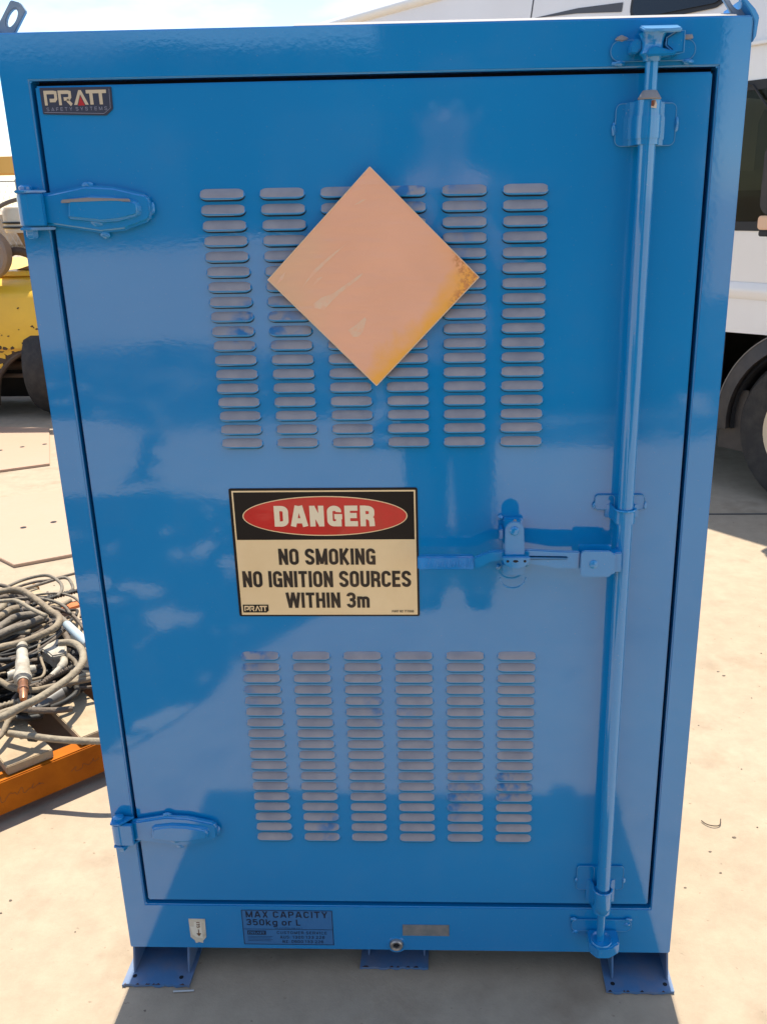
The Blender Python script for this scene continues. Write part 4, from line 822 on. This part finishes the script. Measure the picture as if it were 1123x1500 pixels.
# upper window, seam and stripe on the leaning upper side
def up(x, z, off=0): return (x, -.004 + (z - 2.02) / .54 * .104 - off, z)
uw = rrect(-1.125, -.60, 2.215, 2.46, .06, 6)
add('upper_window', ([up(x, z, .002) for x, z in uw] + [up(x, z, .012) for x, z in uw], [tuple(range(len(uw), 2 * len(uw)))] + [(i, (i + 1) % len(uw), len(uw) + (i + 1) % len(uw), len(uw) + i) for i in range(len(uw))]), VGL, van, local=True)['label'] = 'small dark rounded window in the upper side'
uw2 = rrect(-1.145, -.58, 2.195, 2.48, .08, 6)
add('window_rubber', ([up(x, z, .0005) for x, z in uw2] + [up(x, z, .007) for x, z in uw2], [tuple(range(len(uw2), 2 * len(uw2)))] + [(i, (i + 1) % len(uw2), len(uw2) + (i + 1) % len(uw2), len(uw2) + i) for i in range(len(uw2))]), IND, bpy.data.objects['upper_window'], local=True)
add('stripe', ([up(-1.84, 2.325, .003), up(-1.50, 2.30, .003), up(-1.20, 2.262, .003), up(-1.20, 2.305, .003), up(-1.50, 2.325, .003)], [(0, 1, 2, 3, 4)]), mat('stripe_grey', (.07, .065, .065), .4), van, local=True)
add('panel_seam', ([up(-1.850, 2.04, .002), up(-1.842, 2.04, .002), up(-1.842, 2.54, .002), up(-1.850, 2.54, .002)], [(0, 1, 2, 3)]), IND, van, local=True)
mi_ = add('door_mirror', prism(rrect(-.135, .06, 1.32, 1.60, .05), -.30, -.19, 'y', .02), CLAD, van, True, local=True); mi_['label'] = 'black door mirror with an orange indicator'
add('indicator', prism(rrect(-.130, .05, 1.262, 1.318, .015), -.295, -.20, 'y', .005), mat('indicator_orange', (.70, .42, .26), .25, coat=1), mi_, True, local=True)
add('mirror_base', prism(rrect(-.125, .05, 1.235, 1.260, .01), -.29, -.20, 'y', .005), IND, mi_, True, local=True)
add('mirror_arm', box(-.06, -.01, -.20, .0, 1.33, 1.38), CLAD, mi_, local=True)

# ------------------------------------------------------------------ yellow machine
YEL = mat('worn_yellow_paint', (.80, .47, .03), .4, vcol=(.70, .40, .03), vscale=3, bump=.1, bscale=20, space='World')
CHIP = mat('yellow_chips', (.08, .045, .02), .8); GRM = mat('greasy_brown', (.09, .055, .03), .7, vcol=(.05, .03, .02), vscale=10, space='World'); TANM = mat('brown_housing', (.34, .20, .07), .6, vcol=(.26, .15, .06), vscale=7, space='World'); BONE = mat('bone_drum', (.62, .55, .42), .5)
ym = empty('yellow_machine', (-3.1, 5.2, 0), 'worn yellow wheeled machine behind the cabinet at the left', 'machine')
add('bonnet', bev(prism([(4.75, .47), (4.75, .80), (4.80, .88), (4.95, .95), (5.9, 1.0), (6.2, .9), (6.2, .5)], -3.95, -2.42, 'x'), .02), YEL, ym, True)
add('bonnet_lid', bev(prism([(4.93, .952), (4.96, .985), (5.9, 1.03), (5.92, 1.0)], -3.93, -2.44, 'x'), .006), YEL, ym, True)
add('lower_skirt', prism([(-3.95, .12), (-3.05, .12), (-3.01, .28), (-2.93, .38), (-2.84, .44), (-2.74, .485), (-2.60, .51), (-2.42, .52), (-2.42, .545), (-3.95, .50)], 4.775, 4.80), GRM, ym)
add('arch_lip', tube(smoothp([(-3.05, 4.77, .10), (-3.02, 4.765, .27), (-2.93, 4.765, .39), (-2.82, 4.765, .46), (-2.65, 4.765, .505), (-2.45, 4.765, .52)], 4), .018, 8), GRM, ym, True)
rnd = random.Random(9)
add('paint_chips', join(*[prism([(x + math.cos(a) * r * rnd.uniform(.5, 1.3) * 1.5, z + math.sin(a) * r * rnd.uniform(.5, 1.2)) for a in [k * 1.047 for k in range(6)]], 4.7475, 4.7495) for x, z, r in
    [(rnd.uniform(-3.0, -2.6), rnd.uniform(.52, .78), rnd.uniform(.004, .010)) for _ in range(16)] + [(-2.74, .535, .026), (-2.70, .53, .022), (-2.66, .535, .02), (-2.97, .50, .02), (-2.93, .49, .015), (-2.88, .495, .012), (-2.62, .53, .02)]]), CHIP, ym)
add('yellow_patches', join(*[prism([(x + math.cos(a) * r * rnd.uniform(.5, 1.3) * 1.6, z + math.sin(a) * r * rnd.uniform(.4, 1.1)) for a in [k * 1.047 for k in range(6)]], 4.770, 4.7745) for x, z, r in
    [(-2.97, .44, .03), (-2.92, .46, .022), (-2.99, .37, .02), (-2.86, .478, .015)]]), YEL, ym)
def ywheel(x):
    wv = add('wheel', lathe([(.12, -.10), (.26, -.115), (.315, -.095), (.335, -.04), (.335, .04), (.315, .095), (.26, .115), (.12, .10)], (x, 4.98, .335), 'x', 36), TYRE, ym, True)
    add('hub', lathe([(.0001, -.09), (.05, -.09), (.06, -.05), (.13, -.045), (.135, -.09), (.135, .09), (.0001, .09)], (x, 4.98, .335), 'x', 24), mat('hub_brown', (.15, .10, .065), .6), wv, True)
ywheel(-2.70); ywheel(-3.85)
add('axle', tube([(-3.7, 5.02, .335), (-2.6, 5.02, .335)], .035, 12), mat('hub_brown', (0, 0, 0)), ym, True)
add('track_rod', tube([(-3.5, 4.93, .27), (-2.7, 4.91, .28)], .016, 8), mat('hub_brown', (0, 0, 0)), ym, True)
add('steering_knuckle', join(blob((-2.74, 4.95, .31), .06, (1.4, .8, .6), .15, 2), blob((-2.72, 4.95, .40), .05, (1.6, .7, .5), .15, 3)), mat('hub_brown', (0, 0, 0)), ym, True)
add('chassis', box(-3.8, -2.9, 4.9, 6.1, .40, .49), GRM, ym)
add('underbody_shade_panel', box(-3.95, -2.42, 5.40, 5.45, .03, .6), IND, ym)  # added black backing, painting the dark shade under the body
add('engine_cover', bev(join(prism([(-2.90, .99), (-2.76, 1.03), (-2.86, 1.26), (-2.3, 1.26), (-2.3, .99)], 5.0, 5.4)), .01), TANM, ym, True)
add('intake_pipe', tube(smoothp([(-2.90, 4.9, 1.09), (-2.84, 4.92, 1.12), (-2.77, 4.95, 1.10), (-2.72, 5.0, 1.04)], 4), .028, 10), GRM, ym, True)
dr = add('filter_drum', lathe([(.0001, 1.235), (.15, 1.235), (.155, 1.25), (.155, 1.37), (.14, 1.40), (.0001, 1.41)], (-2.80, 5.1, 0), 'z', 28), BONE, ym, True)
for z in (1.27, 1.30): add('drum_band', tube([(-2.80 + .158 * math.cos(a), 5.1 + .158 * math.sin(a), z) for a in [6.284 * k / 28 for k in range(29)]], .008, 6), IND, dr, True)
add('hose_bow', tube(smoothp([(-3.02, 4.95, 1.28), (-2.95, 4.95, 1.38), (-2.82, 4.95, 1.44), (-2.66, 4.98, 1.46), (-2.5, 5.0, 1.44)], 5), .014, 8), mat('bow_grey', (.13, .11, .09), .6), ym, True)
add('lamp_disc', lathe([(.0001, -.04), (.09, -.035), (.135, -.03), (.16, -.05), (.175, -.03), (.17, .06), (.0001, .08)], (-3.00, 4.80, 1.11), 'y', 28), mat('disc_taupe', (.26, .19, .14), .5), ym, True)
add('roof_boom', box(-4.6, -2.2, 4.9, 5.0, 1.60, 1.715, .01), mat('boom_orange', (.75, .43, .10), .5), ym, True)
add('boom_post', box(-3.6, -3.5, 4.95, 5.0, 1.0, 1.60, .01), YEL, ym, True)
add('boom_lead', tube(smoothp([(-2.86, 4.85, 1.72), (-2.88, 4.84, 1.60), (-2.93, 4.84, 1.50), (-3.05, 4.84, 1.42)], 4), .006, 6), IND, ym, True)

# ------------------------------------------------------------------ far fence and signboard
FP = mat('fence_galvanised', (.30, .29, .28), .5, metal=.3)
fe = empty('chainlink_fence', (-11, 24, 0), 'chain link yard fence far behind the yellow machine', 'fence')
for i in range(14):
    x = -19 + i * 1.25; add('post', tube([(x, 24, 0), (x, 24, 2.1)], .035, 8), FP, fe)
add('top_rail', tube([(-19, 24, 2.05), (-2.75, 24, 2.05)], .02, 6), FP, fe)
ms = []
for i in range(110):
    x = -19 + i * .15; ms += [tube([(x, 24, .05), (x + 1.0, 24, 2.03)], .004, 3, False), tube([(x + 1.0, 24.01, .05), (x, 24.01, 2.03)], .004, 3, False)]
q = add('wire_mesh', join(*ms), FP, fe); q['kind'] = 'stuff'
sb = empty('signboard', (-10.9, 23.8, 0), 'small white signboard wired to the far fence', 'sign')
add('board', box(-11.4, -10.75, 23.80, 23.84, 1.05, 1.75, .01), mat('board_white', (.7, .7, .68), .5), sb)
add('blue_band', box(-11.38, -10.80, 23.795, 23.799, 1.32, 1.60), mat('board_blue', (.25, .32, .48), .5), sb)
dr2 = empty('sand_bank', (-11, 30, 0), 'low pale sand bank beyond the fence', 'bank')
add('bank_body', prism([(-30, 0), (-22, .9), (-14, 1.2), (-8, 1.0), (-2, 1.3), (8, 1.1), (16, 0)], 30, 36, 'y', .2), mat('sand', (.42, .32, .22), .9, vcol=(.34, .26, .18), vscale=2, bump=.5, bscale=4, space='World'), dr2, True)
tag(add('white_bucket', lathe([(.0001, .05), (.13, .05), (.16, .38), (.165, .38), (.15, .40), (.0001, .42)], (-5.45, 11.5, 0)), mat('board_white', (0, 0, 0)), None, True), 'white bucket standing far back beside the hinge', 'bucket')
tag(add('dark_drum', lathe([(.0001, .0), (.28, .0), (.28, .85), (.0001, .86)], (-8.95, 20.5, 0)), mat('drum_grey', (.12, .11, .10), .6), None, True), 'dark drum standing before the far fence', 'drum')

# ------------------------------------------------------------------ dark container, sheets and shed added unseen to shape the door's reflection
ct_ = empty('added_container', (2.1, -6.6, 0), 'dark blue container added behind the camera for the door to reflect', 'container')  # added unseen container, darkening the door's reflection
DKB = mat('container_dark', (.02, .03, .05), .5)
add('container_shell', box(-.35, 1.75, -10.7, -4.62, .12, 2.7, .02), DKB, ct_)
add('corrugation', join(*[box(-.30 + i * .28, -.16 + i * .28, -4.618, -4.58, .2, 2.6) for i in range(7)]), DKB, ct_)
SHADE_PATCH = mat('shade_and_lit_patches', (.022, .021, .022), .7, vcol=(.40, .32, .22), vscale=3.6, detail=3, lo=.575, hi=.62, bump=.3, bscale=6, space='World')  # added sheets: black for shaded ground, tan patches for sunlit ground
def sheet(P, lab):
    rj = random.Random(len(P) * 7 + int(abs(P[0][0]) * 100)); Q = []
    for i, p in enumerate(P):
        q = P[(i + 1) % len(P)]; d = math.hypot(q[0] - p[0], q[1] - p[1]); n = max(1, int(d / .16)); j = min(.07, d * .08)
        for k in range(n): Q.append((p[0] + (q[0] - p[0]) * k / n + rj.uniform(-j, j), p[1] + (q[1] - p[1]) * k / n + rj.uniform(-j, j)))
    P = Q
    tag(add('shade_sheet', prism(P, .0005, .010, 'z'), SHADE_PATCH, None), lab, 'shade sheet', 'dark sheets added behind the camera for shaded ground in the door reflection')
sheet([(-.78, -.72), (-.66, -1.07), (-.36, -1.62), (-.42, -2.6), (-1.25, -2.98), (-2.9, -3.1), (-3.4, -1.9), (-2.2, -.9)], 'added shade sheet nearest the cabinet door, behind the camera')
sheet([(-.45, -4.60), (-1.5, -4.55), (-3.2, -4.5), (-5.2, -4.9), (-5.6, -7.6), (-3.0, -7.9), (-.5, -7.7)], 'added shade sheet farther back beside the container')
sheet([(1.9, -4.3), (2.6, -4.5), (4.6, -6.2), (5.2, -11.5), (3.2, -12.0), (1.95, -9.0)], 'added shade sheet on the far side of the container')
sheet([(-.4, -3.75), (.5, -4.05), (1.1, -3.8), (1.85, -4.2), (1.9, -4.58), (-.4, -4.58)], 'ragged shade sheet added along the foot of the container')
sheet([(-1.62, -3.12), (-1.48, -3.12), (-1.76, -4.5), (-1.95, -4.5)], 'narrow shade strip added, joining the two sheets behind the camera')
add_shed = empty('added_dark_shed', (-18, -32, 0), 'long dark shed added far behind the camera for the door to reflect', 'shed')  # added unseen shed, darkening the upper part of the door's reflection
add('shed_wall', box(-60, 1.5, -40, -32, 0, 6.2, .05), DKB, add_shed)
add('shed_roof', prism([(-60.3, 6.21), (1.8, 6.21), (1.8, 6.4), (-60.3, 6.4)], -40.3, -31.7, 'y'), DKB, add_shed)
for i in range(8): add('roller_door', box(-55 + i * 7, -51 + i * 7, -31.99, -31.9, 0, 4.4), mat('shed_door', (.05, .055, .065), .5), add_shed)

# photographer: standing behind the camera holding a phone
def skinned(name, verts, edges, radii, m, parent, sub=2):
    me = bpy.data.meshes.new(name); off = OFF[parent.name]; me.from_pydata([tuple(Vector(v) - off) for v in verts], edges, []); me.materials.append(m)
    o = bpy.data.objects.new(name, me); COL.objects.link(o); o.parent = parent; OFF[o.name] = off.copy()
    o.modifiers.new('skin', 'SKIN'); 
    if not me.skin_vertices: return o
    for i, r in enumerate(radii):
        sv = me.skin_vertices[0].data[i]; sv.radius = (r, r) if not isinstance(r, tuple) else r; sv.use_root = i == 0
    ss = o.modifiers.new('sub', 'SUBSURF'); ss.levels = sub; ss.render_levels = sub
    return o
PX, PY = .10, -1.80
man = empty('person', (PX, PY, 0), 'person in dark work clothes holding up a phone behind the camera', 'person')
SKN = mat('skin', (.42, .24, .16), .5); SHT = mat('navy_shirt', (.035, .035, .055), .8); TRS = mat('dark_trousers', (.03, .032, .04), .85); BOOT = mat('boot', (.05, .035, .025), .6)
hL, hR = (PX - .055, -1.395, 1.365), (PX + .085, -1.395, 1.365)
V = [(PX, PY, 1.02), (PX, PY, 1.25), (PX, PY, 1.42), (PX, PY + .01, 1.50), (PX, PY + .03, 1.60), (PX, PY + .03, 1.70),
     (PX - .17, PY, 1.42), (PX - .21, PY + .07, 1.18), hL, (PX + .17, PY, 1.42), (PX + .21, PY + .07, 1.18), hR,
     (PX - .08, PY, .95), (PX - .085, PY + .03, .52), (PX - .09, PY, .09), (PX - .09, PY + .13, .04), (PX + .08, PY, .95), (PX + .085, PY + .03, .52), (PX + .09, PY, .09), (PX + .09, PY + .13, .04)]
E_ = [(0, 1), (1, 2), (2, 3), (3, 4), (4, 5), (2, 6), (6, 7), (7, 8), (2, 9), (9, 10), (10, 11), (0, 12), (12, 13), (13, 14), (14, 15), (0, 16), (16, 17), (17, 18), (18, 19)]
Rr = [.14, .13, .12, .055, .085, .085, .055, .042, .026, .055, .042, .026, .09, .058, .04, .035, .09, .058, .04, .035]
skinned('body', V, E_, Rr, SKN, man)
skinned('shirt', [(PX, PY, .95), (PX, PY, 1.22), (PX, PY, 1.42), (PX - .18, PY, 1.42), (PX - .215, PY + .06, 1.20), (PX + .18, PY, 1.42), (PX + .215, PY + .06, 1.20)], [(0, 1), (1, 2), (2, 3), (3, 4), (2, 5), (5, 6)], [(.19, .13), (.18, .13), (.15, .12), .075, .065, .075, .065], SHT, man)
skinned('trousers', [(PX, PY, .98), (PX - .08, PY, .90), (PX - .085, PY + .03, .52), (PX - .09, PY, .10), (PX + .08, PY, .90), (PX + .085, PY + .03, .52), (PX + .09, PY, .10)], [(0, 1), (1, 2), (2, 3), (0, 4), (4, 5), (5, 6)], [.15, .12, .09, .078, .12, .09, .078], TRS, man)
for s in (-1, 1):
    x = PX + s * .09; skinned('boot', [(x, PY - .03, .06), (x, PY + .06, .055), (x, PY + .17, .04)], [(0, 1), (1, 2)], [.06, .055, .045], BOOT, man)
    hx = hL if s < 0 else hR
    for k in range(4):
        z = 1.40 - k * .02; add('finger', tube(smoothp([(hx[0] + s * .012, -1.395, z - .01), (hx[0] + s * .006, -1.372, z), (hx[0] - s * .008, -1.362, z + .002), (hx[0] - s * (.028 - .004 * abs(k - 1)), -1.360, z)], 3), .0075, 8), SKN, man, True)
    add('thumb', tube(smoothp([(hx[0], -1.405, 1.375), (hx[0] - s * .004, -1.392, 1.39), (hx[0] - s * .018, -1.388, 1.405)], 3), .009, 8), SKN, man, True)
add('hair', lathe([(.0001, 1.835), (.06, 1.825), (.098, 1.78), (.107, 1.72), (.10, 1.675), (.09, 1.67)], (PX, PY + .012, 0)), mat('hair_dark', (.03, .02, .015), .8), man, True)
for s in (-1, 1):
    add('ear', blob((PX + s * .092, PY + .02, 1.655), .03, (.35, .6, 1), .03, 2), SKN, man, True); add('eye', blob((PX + s * .032, PY + .115, 1.675), .011, (1, .6, .8), 0, 2), mat('eye_white', (.6, .6, .6), .3), man, True)
add('nose', prism([(PY + .105, 1.67), (PY + .14, 1.635), (PY + .105, 1.628)], PX - .013, PX + .013, 'x', .004), SKN, man, True)
add('mouth', blob((PX, PY + .108, 1.60), .02, (1, .4, .28), .02, 4), mat('lips', (.35, .14, .11), .5), man, True)
ph = empty('phone', (.05, -1.378, 1.40), 'dark phone held up in both hands', 'phone')
add('phone_body', prism(rrect(.026, .118, 1.335, 1.414 + .02, .008), -1.385, -1.376, 'y', .001), mat('phone_black', (.01, .01, .012), .2), ph, True)
add('phone_screen', box(.030, .114, -1.3865, -1.3852, 1.34, 1.43), mat('phone_glass', (.02, .02, .025), .1), ph)
